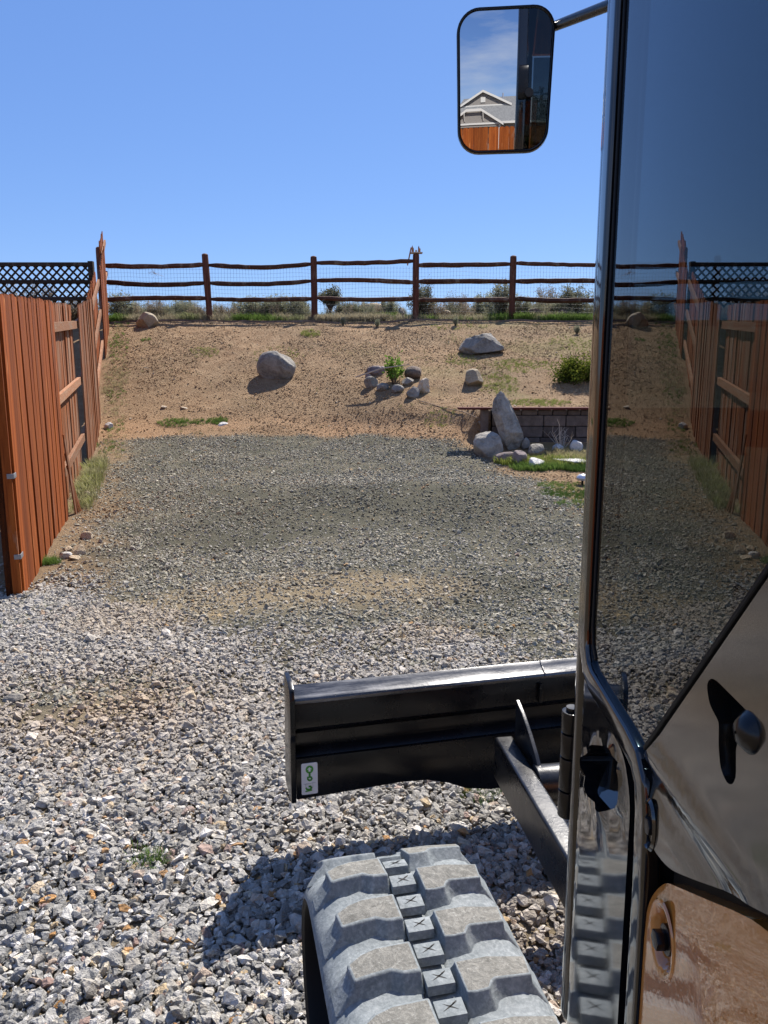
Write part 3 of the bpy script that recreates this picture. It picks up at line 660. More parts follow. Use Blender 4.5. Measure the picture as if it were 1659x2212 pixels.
# neighbour's rail fence with lattice
lf = empty('lattice_fence', (0, RY, 0)); tag(lf, 'dark rail fence backed by diagonal lattice beyond the left board fence', 'fence')
LX0, LX1 = -13.2, -6.38
for x_ in (-13.2, -10.9, -8.65, -6.42):
    MB().box((x_-.055, -.055, h(x_, RY)-.1), (x_+.055, .055, 3.72)).build('post', M['lattice'], lf, bevel=.008)
for z_ in RZ:
    for a, b in ((-13.15, -10.95), (-10.85, -8.7), (-8.6, -6.47)):
        MB().box((a, -.045, z_-.04), (b, .045, z_+.04)).build('rail', M['lattice'], lf, bevel=.008)
lz0, lz1 = 2.75, 3.69; hh_ = lz1-lz0; p_ = .182
for sgn, yo in ((1, .055), (-1, .062)):
    k = LX0-hh_
    while k < LX1:
        xa, xb = k, k+hh_
        fa = max(0, (LX0-xa)/hh_); fb = min(1, (LX1-xa)/hh_)
        if fb > fa+.03:
            za = lz0+hh_*fa if sgn > 0 else lz1-hh_*fa; zb = lz0+hh_*fb if sgn > 0 else lz1-hh_*fb
            A = Vector((xa+hh_*fa, yo, za)); B_ = Vector((xa+hh_*fb, yo, zb)); d_ = (B_-A).normalized(); nrm = Vector((-d_.z, 0, d_.x))*.021; t_ = Vector((0, .0065, 0))
            MB().add([A-nrm, A+nrm, B_+nrm, B_-nrm, A-nrm+t_, A+nrm+t_, B_+nrm+t_, B_-nrm+t_], [(0,1,2,3), (7,6,5,4), (0,4,5,1), (1,5,6,2), (2,6,7,3), (3,7,4,0)]).build('lattice_strip', M['lattice'], lf)
        k += p_

# ------------------------------------------------------------------ foliage
def bush_mesh(name, n_st, hgt, rad, leaves, lsz, seed, up=.6, droop=0, thin=.35, trunk=False, clump=9):
    rs = random.Random(seed); mb = MB(); tint = []
    tips = []
    for i in range(n_st):
        a = rs.uniform(0, 2*math.pi); el = rs.uniform(.15, 1)**up; r_ = rad*rs.uniform(.55, 1.05)*math.sqrt(max(.05, 1-(el*.92)**2))
        tip = Vector((math.cos(a)*r_, math.sin(a)*r_, hgt*el*rs.uniform(.8, 1.08)))
        b = Vector((math.cos(a)*.06*rad, math.sin(a)*.06*rad, -.03 if not trunk else hgt*.35)); md = b.lerp(tip, .5)+Vector((rs.gauss(0, .05), rs.gauss(0, .05), .08*hgt))
        c0 = len(mb.f); mb.tube([b, md, tip], [.012*hgt+.003, .007*hgt+.002, .002], 3, False)
        tips.append((b, md, tip))
        tint += [0]*(len(mb.f)-c0)
    if trunk:
        c0 = len(mb.f); mb.tube([(0, 0, -.05), (.02, 0, hgt*.2), (0, .02, hgt*.42)], [.05*hgt, .04*hgt, .03*hgt], 6, False); tint += [0]*(len(mb.f)-c0)
    mb.mi = [1]*len(mb.f)
    per = max(1, leaves//n_st)
    for (b, md, tip) in tips:
        ct = rs.uniform(.15, .85)
        for k in range(per):
            f = rs.uniform(.35, 1.05)
            p = (b.lerp(md, f*2) if f < .5 else md.lerp(tip, (f-.5)*2)) + Vector((rs.gauss(0, 1), rs.gauss(0, 1), rs.gauss(0, .8)))*rad*.09
            if p.z < .0: p.z = abs(p.z)*.5
            d_ = Vector((rs.gauss(0, 1), rs.gauss(0, 1), rs.gauss(.5-droop, .8))).normalized(); s2 = d_.orthogonal().normalized()*lsz*thin*.5
            s2 = Matrix.Rotation(rs.uniform(0, 6.28), 3, d_) @ s2; L_ = d_*lsz*rs.uniform(.6, 1.3)
            bb = len(mb.v); mb.v += [tuple(p-s2*.5), tuple(p+L_*.5-s2), tuple(p+L_), tuple(p+L_*.5+s2)]; mb.f.append((bb, bb+1, bb+2, bb+3)); mb.mi.append(0)
            tint.append(min(1, max(0, ct+rs.gauss(0, .22))))
    return mb, tint
def bush_obj(parts, leaf, wood, name, loc, s, rz, label, cat, group=None):
    mb, tint = parts
    key = (id(mb), leaf)
    if key not in protocol:
        def sub(mi, nm, mat):
            sel = [i for i in range(len(mb.f)) if mb.mi[i] == mi]; me = bpy.data.meshes.new(nm)
            used = sorted({v for i in sel for v in mb.f[i]}); mp_ = {v: k for k, v in enumerate(used)}
            me.from_pydata([mb.v[v] for v in used], [], [tuple(mp_[v] for v in mb.f[i]) for i in sel]); me.materials.append(mat)
            at = me.attributes.new('tint', 'FLOAT', 'FACE'); at.data.foreach_set('value', [tint[i] for i in sel]); me.update(); return me
        protocol[key] = (sub(0, 'foliage', M[leaf]), sub(1, 'stems', M[wood]))
    r_ = empty(name, loc, rz); r_.scale = s if isinstance(s, tuple) else (s, s, s); tag(r_, label, cat, group)
    link('foliage', protocol[key][0], None, r_); link('stem', protocol[key][1], None, r_)
    return r_
SG = [bush_mesh('s%d' % i, 54, 1, .62, 4200, .07, 50+i, up=.45, thin=.36) for i in range(4)]
TRE = bush_mesh('t', 40, 1, .62, 3000, .075, 71, up=.3, thin=.5, trunk=True)
DRYB = [bush_mesh('d%d' % i, 70, 1, .75, 2600, .07, 80+i, up=.5, thin=.28) for i in range(2)]
def at_c(px, Y, dz=0):
    d = ray(px, 690); x_ = d.x*Y/d.y; return (x_, Y, h(x_, Y)-.03+dz)
# (px centre, distance, width m, height m, kind)
sage_list = [(262, 18.2, .85, .55, 's', 'dark sagebrush in the left corner of the crest beside the board fence'),
    (395, 18.5, .7, .42, 's', 'grey green sagebrush behind the leftmost wide span of the rail fence'),
    (345, 18.1, .6, .30, 'd', 'dry brown brush behind the leftmost wide span of the rail fence'),
    (430, 17.95, .7, .32, 'd', 'low dry brush just left of the second rail fence post'),
    (492, 18.1, .8, .34, 'd', 'tangled dry brush just right of the second rail fence post'),
    (555, 18.3, .9, .50, 's', 'broad grey sagebrush left of centre in the second span'),
    (600, 18.5, .9, .52, 's', 'broad grey sagebrush at the middle of the second span'),
    (645, 18.3, .7, .50, 's', 'narrow grey sagebrush left of the third rail post'),
    (520, 18.9, .7, .44, 's', 'pale sagebrush farther back behind the second span'),
    (714, 18.9, .72, .80, 't', 'small dark tree like bush with bare trunk right of the third post'),
    (752, 18.5, .8, .42, 'k', 'low dark sagebrush below the small tree like bush'),
    (775, 19.2, .6, .4, 's', 'small sagebrush behind the centre of the third span'),
    (838, 18.6, .55, .46, 's', 'rounded pale sagebrush right of the pale outcrop'),
    (912, 18.2, .75, .88, 'k', 'tall dark sagebrush directly behind the post with the tray'),
    (938, 18.0, .6, .42, 'd', 'dry twiggy brush right of the post with the tray'),
    (985, 18.9, .8, .58, 'd', 'pale dry brush in the left half of the fourth span'),
    (1045, 18.7, .8, .58, 's', 'sagebrush with feathery top in the middle of the fourth span'),
    (1085, 18.2, .7, .80, 's', 'tall sagebrush behind the fifth rail post'),
    (1128, 18.2, .6, .48, 's', 'low sagebrush right of the fifth rail post'),
    (1178, 18.7, .75, .72, 'd', 'tall pale brush left of the big dark bush near the machine'),
    (1236, 18.4, .95, .80, 'k', 'big dark rounded bush nearest the machine cab'),
    (1205, 18.1, .6, .40, 's', 'low sagebrush in front of the big dark bush'),
    (1300, 18.5, .9, .6, 's', 'sagebrush on the crest hidden partly by the cab pillar'),
    (1380, 18.4, .9, .7, 's', 'sagebrush on the crest right of the cab pillar'),
    (180, 18.8, 1.1, .6, 'd', 'dry brush seen through the lattice by the board fence'),
    (90, 18.8, 1.2, .8, 'd', 'dry twiggy brush seen through the middle of the lattice'),
    (10, 18.9, 1.1, .8, 'd', 'dry brush behind the far left of the lattice')]
for i, (px, Y, wd, hg, kd, lb) in enumerate(sage_list):
    src, leaf = {'s': (SG[i % 4], 'sage'), 'k': (SG[(i+1) % 4], 'sagedark'), 't': (TRE, 'sagedark'), 'd': (DRYB[i % 2], 'drybrush')}[kd]
    bush_obj(src, leaf, 'twig', 'small_tree' if kd == 't' else 'sagebrush', at_c(px, Y), (wd/1.15, wd/1.15, hg*(1.0 if kd in 'tk' else 1.12)), i*1.7, lb, 'bush', 'brush along the crest')
rs = random.Random(5)
for px, py in [(741, 703), (815, 708), (984, 703), (1246, 722)]:
    g_ = ground(px, py); bush_obj(SG[1], 'sage', 'twig', 'sage_sprout', (g_.x, g_.y, g_.z-.02), (.13, .13, .19), rs.random()*6,
        {741: 'largest small sage sprout just below the rail shadow strip left of centre', 815: 'tiny sage sprout below the rail shadow strip left of the tray post', 984: 'small sage sprout below the fence right of the tray post', 1246: 'small sage sprout near the crest beside the machine'}[px], 'plant', 'sage sprouts on the upper slope')
# low brush that nobody could count along the crest
BR = []
for i in range(3):
    mb, tint = bush_mesh('brush_%d' % i, 26, 1, .8, 900, .11, 300+i, up=.5, thin=.22); me = mb.mesh('brush_%d' % i); BR.append(me)
CB = proto_coll('brush_shapes', BR, M['grass'])
n_ = 520; x = RNG.uniform(-6.2, 6.6, n_); y = RNG.uniform(17.9, 19.6, n_); kk = RNG.random(n_) < .25+sstep(.4, .6, fbm(x, y, 1.2, 131, 3)); x, y = x[kk], y[kk]
xl = RNG.uniform(-13, -6.6, 120); yl = RNG.uniform(18.0, 19.4, 120); x = np.concatenate([x, xl]); y = np.concatenate([y, yl]); n = len(x)
kc = RNG.random((n, 1)) < .5; colr = np.where(kc, np.array([(.28, .28, .19)]), np.array([(.36, .30, .22)]))*RNG.uniform(.7, 1.25, (n, 1)); s_ = RNG.uniform(.2, .48, n)
scatter('crest_brush', np.stack([x, y, H(x, y)-.02], 1), np.stack([np.zeros(n), np.zeros(n), RNG.random(n)*6.28], 1), np.stack([s_*.8, s_*.8, s_], 1), colr, CB, 3, 'low grey and dry brush covering the crest behind the rail fence')
# juniper
JN = bush_mesh('j', 90, 1, 1, 9000, .085, 201, up=.75, thin=.45)
g_ = ground(1262, 836); bush_obj(JN, 'juniper', 'twig', 'juniper_bush', (g_.x+.05, g_.y+.35, g_.z-.02), (.56, .5, .50), .3, 'dense bright green juniper bush above the block wall', 'bush')
# plant in stone ring
LM = bush_mesh('l', 22, 1, .5, 620, .13, 207, up=.5, thin=.55)
g_ = ground(851, 833); RING = Vector((g_.x, g_.y+.12, h(g_.x, g_.y+.12)))
bush_obj(LM, 'lime', 'twig', 'leafy_shrub', RING+Vector((0, 0, -.02)), (.52, .42, .46), 1, 'small bright green leafy shrub inside the ring of stones', 'plant')
# bare twig bush near wall
g_ = ground(1213, 972); mb = MB(); rs = random.Random(3)
for i in range(16):
    a = rs.uniform(0, 6.28); e_ = rs.uniform(.4, 1.35); L_ = rs.uniform(.16, .38); p0 = Vector((0, 0, -.02)); d_ = Vector((math.cos(a)*math.cos(e_), math.sin(a)*math.cos(e_), math.sin(e_)))
    p1 = p0+d_*L_*.5+Vector((0, 0, .02)); p2 = p0+d_*L_+Vector((rs.gauss(0, .02), 0, .05)); mb.tube([p0, p1, p2], [.006, .004, .002], 4, False)
    for q in range(2):
        p3 = p1.lerp(p2, rs.random()); mb.tube([p3, p3+Vector((rs.gauss(0, .05), rs.gauss(0, .05), rs.uniform(.03, .1)))], [.003, .0015], 3, False)
o = mb.build('bare_twig_bush', M['paletwig'], None, fixn=False); o.location = g_; tag(o, 'leafless twiggy bush in front of the block wall', 'bush')
# dead weeds caught in the wire
for i, (px, py, s_, lb) in enumerate([(335, 590, .22, 'tumbleweed twig caught high in the wire mesh of the leftmost span'), (252, 612, .2, 'dry weed stalk against the wire beside the corner post'), (345, 655, .22, 'dry weed tangled low in the wire of the leftmost span')]):
    p_ = at_y(px, py, RY+.02); mb = MB(); rs = random.Random(i)
    for k in range(12):
        a = rs.uniform(0, 6.28); q = Vector((math.cos(a)*s_, rs.gauss(0, .02), math.sin(a)*s_*.6))*rs.uniform(.4, 1); mb.tube([(0, 0, 0), q*.5+Vector((0, 0, rs.gauss(0, .03))), q], [.0035, .003, .002], 3, False)
    o = mb.build('dry_weed', M['paletwig'], None, fixn=False); o.location = p_; tag(o, lb, 'weed')

# ------------------------------------------------------------------ rocks
def rock_mesh(name, dims, seed, cuts=7, rough=.05, sub=3, lo=.58):
    rs = random.Random(seed); bm = bmesh.new(); bmesh.ops.create_icosphere(bm, subdivisions=sub+1, radius=1)
    planes = []
    for i in range(cuts):
        d_ = Vector((rs.gauss(0, 1), rs.gauss(0, 1), rs.gauss(.2, .8))).normalized(); planes.append((d_, rs.uniform(lo, .86)))
    off = rs.uniform(0, 100)
    from mathutils import noise as mn
    for v in bm.verts:
        p = v.co.copy()
        for d_, k in planes:
            e = p.dot(d_)-k
            if e > 0: p -= d_*e*.985
        nz_ = mn.fractal(p*1.7+Vector((off, 0, 0)), 1.0, 2.1, 5)*rough + mn.fractal(p*5+Vector((0, off, 0)), 1.0, 2, 4)*rough*.35
        p += p.normalized()*nz_
        v.co = Vector((p.x*dims[0]*.55, p.y*dims[1]*.55, p.z*dims[2]*.55))
    for f in bm.faces: f.smooth = True
    me = bpy.data.meshes.new(name); bm.to_mesh(me); bm.free()
    try: me.set_sharp_from_angle(angle=R(28))
    except Exception: pass
    return me
def rock(px, py, wpx, hpx, mat, label, name='rock', seed=0, depth=.8, rot=(0, 0, 0), cuts=7, group=None, Y=None, rough=.06, sub=3, sink=.12, cat='rock', lo=.58):
    g_ = ground(px, py) if Y is None else at_y(px, py, Y); D = g_.y/ray(px, py).y
    w_ = wpx/1661*D*1.06; h_ = hpx/1661*D*1.10; me = rock_mesh(name, (w_, w_*depth, h_), seed, cuts, rough, sub, lo)
    me.materials.append(M[mat]); z_ = g_.z+h_*(.5-sink); y_ = g_.y+w_*depth*.42
    zt = z_+.35*(h(g_.x, y_)-g_.z)
    o = link(name, me, None, None, (g_.x, y_, zt if Y is None else z_), rot); tag(o, label, cat, group); return o
rock(594, 822, 74, 62, 'granite', 'large grey boulder with pale top left of centre on the slope', 'boulder', 203, .85, (0, R(3), 0), 7, rough=.05, cat='boulder', sub=4)
rock(1042, 768, 94, 50, 'granite', 'long low grey boulder high on the slope right of centre', 'boulder', 222, .6, (0, R(3), 0), 7, rough=.05, cat='boulder', sub=4)
rock(1023, 836, 47, 36, 'tanrock', 'small tan boulder with pointed top right of the stone ring', 'boulder', 33, .9, (0, 0, 1), 9, rough=.04, cat='boulder')
rock(312, 709, 44, 34, 'tanrock', 'tan angular boulder on the rail shadow strip at the left end of the crest', 'boulder', 41, .9, (0, R(20), 0), 9, rough=.03, cat='boulder')
ringd = [(803, 839, 29, 25, 'granite', 'round grey stone at the front left of the ring'), (826, 846, 28, 18, 'granite', 'low grey stone second from left at the front of the ring'),
    (857, 850, 33, 17, 'granite', 'flat grey stone at the front middle of the ring'), (883, 833, 27, 17, 'granite', 'pale round stone right of the leafy shrub in the ring'),
    (893, 861, 29, 24, 'granite', 'pointed grey stone lying outside the ring at front right'), (893, 820, 42, 26, 'brownrock', 'dark brown stone at the back right of the ring'),
    (812, 812, 34, 20, 'purplerock', 'purple grey stone at the back left of the ring'), (803, 806, 22, 13, 'purplerock', 'small purple slab stacked at the back left of the ring'), (826, 806, 18, 14, 'purplerock', 'small dark stone behind the shrub in the ring'),
    (796, 822, 14, 14, 'purplerock', 'smallest stone on the left side of the ring')]
for i, (a, b, c, d_, mt, lb) in enumerate(ringd): rock(a, b, c, d_, mt, lb, 'ring_stone', 60+i, .85, (0, 0, i), 8, 'stones ringing the small shrub', rough=.05, sub=2, cat='stone')
rock(917, 850, 30, 30, 'paletan', 'crumbly orange tan rock at the right edge of the stone ring', 'rock', 77, .8, (0, 0, .4), 10, rough=.16)
# rocks by the wall
sl_ = rock(1096, 980, 50, 126, 'slabrock', 'tall leaning stone slab standing at the end of the block wall', 'standing_stone', 238, .6, (R(-8), R(-21), .35), 14, rough=.07, sink=.03, cat='rock', Y=10.1, lo=.6, sub=4)
rock(1057, 995, 58, 70, 'slabrock', 'rounded grey boulder leaning on the foot of the standing slab', 'boulder', 84, .8, (0, R(-20), .3), 9, rough=.05, cat='boulder', Y=9.85, lo=.5)
for i, (a, b, c, d_, mt, lb) in enumerate([(1092, 1001, 52, 24, 'purplerock', 'purple brown rock below the standing slab'), (1122, 1006, 34, 32, 'purplerock', 'dark purple rock right of the purple brown rock below the slab'),
    (1162, 985, 52, 24, 'granite', 'flat topped dark grey rock in front of the block wall'), (1160, 1010, 50, 20, 'whiterock', 'pale grey rock lying in the grass before the block wall'),
    (1137, 972, 26, 26, 'granite', 'small grey rock against the block wall beside the slab'), (1206, 975, 34, 15, 'whiterock', 'white flat rock near the wall left of its neighbour'),
    (1246, 978, 34, 26, 'whiterock', 'white rounded rock near the wall beside the cab pillar'), (1233, 1002, 76, 10, 'whiterock', 'long low white stone in the grass beside the cab pillar')]):
    rock(a, b, c, d_, mt, lb, 'rock', 90+i, .7, (0, 0, i*.3), 9, 'rocks at the foot of the block wall', rough=.05, sub=2)
rock(1045, 935, 26, 10, 'granite', 'small flat grey stone on the dirt left of the wall timber end', seed=99, sub=2)
# pale rocks on the crest
for i, (a, b, c, d_, lb) in enumerate([(800, 680, 62, 24, 'broad pale rock outcrop among the brush left of the tray post'), (867, 690, 26, 22, 'grey angular rock just left of the tray post foot'), (965, 684, 22, 12, 'small tan rock in the grass of the fourth span'),
    (1156, 680, 28, 12, 'dark flat rock in the grass right of the fifth rail post'), (1216, 686, 24, 18, 'dark upright rock below the big dark bush'), (1245, 684, 24, 10, 'low grey rock right of the dark upright rock')]):
    rock(a, b, c, d_, 'paletan' if i in (0, 2) else ('granite' if i < 2 else 'brownrock'), lb, 'rock', 120+i, .7, (0, 0, i), 9, 'rocks on the crest', Y=[18.9, 17.9, 18.0, 17.8, 17.8, 18.2][i], sub=2, sink=.0)
# tan stones beside the board fence
for i, (a, b, c, d_, mt, lb) in enumerate([(185, 1166, 30, 17, 'paletan', 'tan angular stone farthest of the group beside the board fence'), (168, 1200, 32, 22, 'paletan', 'large pinkish tan stone beside the near end of the fence'),
    (143, 1192, 22, 11, 'paletan', 'small pinkish stone nearest the fence boards'), (137, 1207, 28, 14, 'whiterock', 'whitish stone at the left of the tan stones'), (160, 1210, 26, 9, 'paletan', 'flat orange tan stone lowest of the group'),
    (231, 927, 25, 15, 'whiterock', 'pale stone at the foot of the fence by the dirt slope'), (185, 1072, 22, 11, 'tanrock', 'greyish stone in the grass beside the fence'), (479, 920, 23, 7, 'whiterock', 'flat pale stone by a green patch at the slope foot'),
    (352, 883, 20, 6, 'paletan', 'thin pale chip on the lower left slope'), (395, 884, 18, 5, 'paletan', 'second thin pale chip right of the first on the lower slope'),
    (405, 1515, 36, 18, 'paletan', 'orange tan stone in the loose gravel left of the blade'), (72, 1945, 45, 26, 'paletan', 'long orange stone in the near gravel at left'), (55, 2035, 35, 26, 'paletan', 'rusty orange stone nearest the bottom left corner'),
    (296, 1960, 24, 22, 'paletan', 'yellowish round stone in the near gravel centre left'), (148, 2058, 42, 22, 'whiterock', 'cream stone with orange patch in the near gravel'), (128, 1752, 44, 18, 'tanrock', 'brownish flat stone in the gravel at left'),
    (25, 1520, 44, 16, 'granite', 'large grey flat stone at the left edge of the gravel'), (300, 2075, 30, 26, 'paletan', 'rust coloured stone left of the machine shadow'), (88, 1715, 34, 14, 'paletan', 'yellow tan stone in the gravel at left')]):
    rock(a, b, c, d_, mt, lb, 'rock', 140+i, .75, (random.uniform(-.2, .2), random.uniform(-.2, .2), i), 10, None, rough=.04, sub=2, sink=.22, cat='stone')

# dark strip modelled in place of the rail shadows at the crest
mb = MB(); pts = []
for x_ in np.arange(-6.1, 5.2, .22):
    y_ = 16.95+.06*math.sin(x_*1.3)+.05*math.sin(x_*3.1); pts.append((x_, y_, h(x_, y_)+.03+.02*math.sin(x_*2.3)))
for i in range(len(pts)-1):
    a, b = Vector(pts[i]), Vector(pts[i+1]); t_ = Vector((0, .018, 0)); z_ = Vector((0, 0, .02))
    mb.add([a-z_, b-z_, b+z_, a+z_, a-z_+t_, b-z_+t_, b+z_+t_, a+z_+t_], [(0,1,2,3), (7,6,5,4), (3,2,6,7), (0,4,5,1)])
o = mb.build('rail_shadow_strip', M['brownrock'], None); tag(o, 'thin dark strip modelled as the rail shadow along the foot of the rail fence', 'painted shadow')
# garden wire on slope
pts = [ground(px, py)+Vector((0, 0, .012)) for px, py in [(905, 868), (930, 874), (960, 884), (1000, 892), (1030, 905), (1062, 912)]]
o = MB().tube(pts, .006, 5).build('drip_hose', M['twig'], None, fixn=False); tag(o, 'thin dark drip hose from the stone ring down to the wall', 'hose')
pts = [RING+Vector((-.62, -.1, .1)), RING+Vector((-.2, -.18, .24)), RING+Vector((.25, -.2, .3))]
o = MB().tube(pts, [.012, .012, .006], 5).build('dead_branch', M['paletwig'], None, fixn=False); tag(o, 'pale dead branch lying across the ring of stones', 'branch')

# ------------------------------------------------------------------ retaining wall
rw = empty('retaining_wall', (0, WALL_Y, 0)); tag(rw, 'grey brown block retaining wall right of the standing slab', 'wall')
wz = .19; rows = [.14, .15, .15, .15]; z_ = wz; rs = random.Random(9)
caps_z = None; x1 = 4.9
allrows = rows+[.075]
for j, rh in enumerate(allrows):
    x_ = WALL_X-.0-rs.uniform(0, .0); first = True
    while x_ < x1:
        L_ = rs.choice([.44, .30, .16, .40]) if j < 4 else rs.choice([.18, .2, .22])
        if first and j % 2: L_ *= .6
        first = False; s_ = rs.uniform(-.006, .006); e_ = min(x_+L_, x1)
        mb = MB().box((x_+.004, .01+s_, z_+.003), (e_-.004, .21, z_+rh-.003)); mb.build('block', M['block'], rw, bevel=.010, seg=1)
        x_ = e_
    z_ += rh
MB().box((WALL_X+.004, .03, wz), (x1-.01, .20, z_-.01)).build('core', M['matt'], rw)
for k in range(4): MB().box((WALL_X-.005, .215+k*.3+.004, wz), (WALL_X+.18, .215+(k+1)*.3-.004, z_-.012*k)).build('return_block', M['block'], rw, bevel=.01, seg=1)
tb = MB().box((WALL_X-.46, -.06, z_+.004), (x1, .10, z_+.034)).build('wall_top_timber', M['redtimber'], None, bevel=.006); tb.location = (0, WALL_Y, 0); tag(tb, 'thin dark red timber lying along the top of the block wall', 'timber')
MB().box((WALL_X-.15, -.02, h(WALL_X-.1, WALL_Y)-.05), (WALL_X-.05, .08, z_)).build('timber_stake', M['block'], rw, bevel=.006)

# silver ground light
g_ = ground(1258, 1048)
gl = empty('garden_light', g_); tag(gl, 'silver dome garden light on the dirt beside the cab pillar', 'garden light')
mb = MB(); prof = [(0.0, .125), (.035, .12), (.062, .10), (.07, .08), (.06, .055), (.02, .05)]; vs = []; 
for r_, z__ in prof:
    for k in range(16): vs.append((r_*math.cos(k*math.pi/8), r_*math.sin(k*math.pi/8), z__))
fs = [(i*16+k, i*16+(k+1) % 16, (i+1)*16+(k+1) % 16, (i+1)*16+k) for i in range(5) for k in range(16)]; mb.add(vs, fs).build('dome', M['silver'], gl, smooth=True)
MB().tube([(0, 0, -.05), (0, 0, .055)], .012, 8).build('stem', M['matt'], gl)

# ------------------------------------------------------------------ back fence and house (seen in the mirror)
bf = empty('back_fence'); tag(bf, 'orange brown board fence behind the machine seen in its mirror', 'fence')
board_fence(bf, (4.2, -6.9), Vector((-1, .04)).normalized(), [0, 2.4, 4.8, 7.2], [1.95, 1.93, 1.94, 1.92], [-1, 1, 1], [0, 0, 0])
HS = empty('house', (0, -36.5, 0)); tag(HS, 'grey gabled house with white trim behind the back fence seen in the mirror', 'house')
MB().box((-9.6, -9, -.3), (6, 0, 2.9)).build('wall', M['siding'], HS)
def gable(x0, xp, x1, ze, zp, y0, y1, ov=.35, clip=None, name='gable'):
    """gable end facing +y at y1"""
    poly = [(x0, ze-.4), (x1, ze-.4), (x1, ze), (xp, zp), (x0, ze)]
    if clip: poly = [(x0, ze-.4), (x1, ze-.4), (x1, ze), (xp+clip, zp), (xp-clip, zp), (x0, ze)]
    MB().prism(poly, y0, y1, fn=lambda a, b, y_: (a, y_, b)).build(name+'_wall', M['siding'], HS)
    c_ = clip or 0
    t_ = .14
    for sg, xe, xq in ((-1, x0, xp-c_), (1, x1, xp+c_)):
        sl2 = (zp-ze)/abs(xq-xe); xe2 = xe+sg*ov; ze2 = ze-ov*sl2
        a, b = (xe2, ze2), (xq, zp)
        MB().prism([(a[0], a[1]+.03), (b[0], b[1]+.03), (b[0], b[1]+t_+.03), (a[0], a[1]+t_+.03)], y0, y1+.3, fn=lambda p, q, y_: (p, y_, q)).build('roof', M['shingle'], HS)
        MB().prism([(a[0], a[1]-.08), (b[0], b[1]-.08), (b[0], b[1]+t_+.05), (a[0], a[1]+t_+.05)], y1+.305, y1+.38, fn=lambda p, q, y_: (p, y_, q)).build('rake_trim', M['trim'], HS)
    if clip:
        MB().box((xp-c_, y1+.305, zp-.08), (xp+c_, y1+.38, zp+t_+.05)).build('rake_trim', M['trim'], HS)
gable(-8.75, -5.95, -2.6, 5.0, 6.55, -8, -3.0, name='upper_gable')
gable(-9.3, -6.3, -3.2, 2.75, 4.1, -3.5, 1.5, clip=.85, name='porch_gable')
gable(-13.5, -10.8, -8.6, 3.6, 4.9, -8, .2, name='side_gable')
MB().add([(-9.2, 0.4, 2.9), (6.2, 0.4, 2.9), (3.5, -3.3, 5.1), (-9.2, -3.3, 5.1), (-9.2, .4, 2.75), (6.2, .4, 2.75), (3.5, -3.3, 4.9), (-9.2, -3.3, 4.9)], [(0,1,2,3), (7,6,5,4), (0,4,5,1), (1,5,6,2), (2,6,7,3), (3,7,4,0)]).build('roof', M['shingle'], HS)
MB().add([(-9.2, -3.4, 5.1), (3.5, -3.4, 5.1), (2.5, -6.5, 6.2), (-9.2, -6.5, 6.2), (-9.2, -9, 2.6), (6, -9, 2.6)], [(0,1,2,3), (3,2,5,4)]).build('roof', M['shingle'], HS)
MB().box((-9.3, .41, 2.68), (6.3, .5, 2.93)).build('gutter', M['trim'], HS)
MB().box((-8.75, -2.99, 4.85), (-2.6, -2.9, 5.0)).build('belt_trim', M['trim'], HS); MB().box((-9.2, 1.51, 2.6), (-3.3, 1.6, 2.78)).build('belt_trim', M['trim'], HS)
for x_ in (-7.4, -5.2):
    MB().add([(x_-.06, 1.6, 3.0), (x_+.06, 1.6, 3.0), (x_+.06, 2.0, 3.9), (x_-.06, 2.0, 3.9), (x_-.06, 1.5, 3.0), (x_+.06, 1.5, 3.0), (x_+.06, 1.85, 3.9), (x_-.06, 1.85, 3.9)], [(0,1,2,3), (7,6,5,4), (0,4,5,1), (1,5,6,2), (2,6,7,3), (3,7,4,0)]).build('bracket', M['trim'], HS)
MB().box((-6.25, -2.99, 5.3), (-5.65, -2.9, 5.9)).build('gable_vent', M['trim'], HS)
for x_ in (-3.6, -1.6, -7.3): MB().tube([(x_, -5, 5.3), (x_, -5, 6.5)], .1, 8).build('vent_pipe', M['galv'], HS)
for x_ in (-8.6, -3.4): MB().box((x_, 1.3, -.2), (x_+.22, 1.52, 2.6)).build('corner_post', M['trim'], HS)
# ------------------------------------------------------------------ excavator
EX, EA = .2058, .002
ex = empty('compact_excavator', (EX, 0, 0), EA); tag(ex, 'black and orange compact excavator with cab, rubber track, blade and mirror', 'excavator')
EI = (Matrix.Translation((EX, 0, 0)) @ Matrix.Rotation(EA, 4, 'Z')).inverted()
def world(o, W): o.matrix_local = EI @ W; return o
_R = Matrix.Rotation(-EA, 3, 'Z')
def cq(px, py, dx=0.0):
    """photo point on the cab side plane local x = dx -> local (y, z)"""
    o_ = _R @ (Vector((0, 0, CAMH))-Vector((EX, 0, 0))); d = _R @ ray(px, py); t = (dx-o_.x)/d.x; p_ = o_+d*t
    return (p_.y, p_.z)
def side_panel(name, pts, x0, x1, mat, parent=ex, bevel=.004, seg=3, raw=False):
    poly = pts if raw else [cq(*p_) for p_ in pts]
    return MB().prism(poly, x0, x1, fn=lambda a, b, x: (x, a, b)).build(name, mat, parent, bevel=bevel, seg=seg)
def arc(cx, cy, r, a0, a1, n=6): return [(cx+r*math.cos(R(a0+(a1-a0)*k/n)), cy+r*math.sin(R(a0+(a1-a0)*k/n))) for k in range(n+1)]
def rounded(poly, r, n=5):
    out = []; N = len(poly)
    for i in range(N):
        p0, p1, p2 = Vector(poly[i-1]), Vector(poly[i]), Vector(poly[(i+1) % N]); rr = r[i] if isinstance(r, (list, tuple)) else r
        a = (p0-p1); b = (p2-p1); k = min(rr, a.length*.45, b.length*.45); A = p1+a.normalized()*k; B_ = p1+b.normalized()*k
        for q in range(n+1):
            t = q/n; c = A*(1-t)**2+p1*2*t*(1-t)+B_*t*t; out.append((c.x, c.y))
    return out
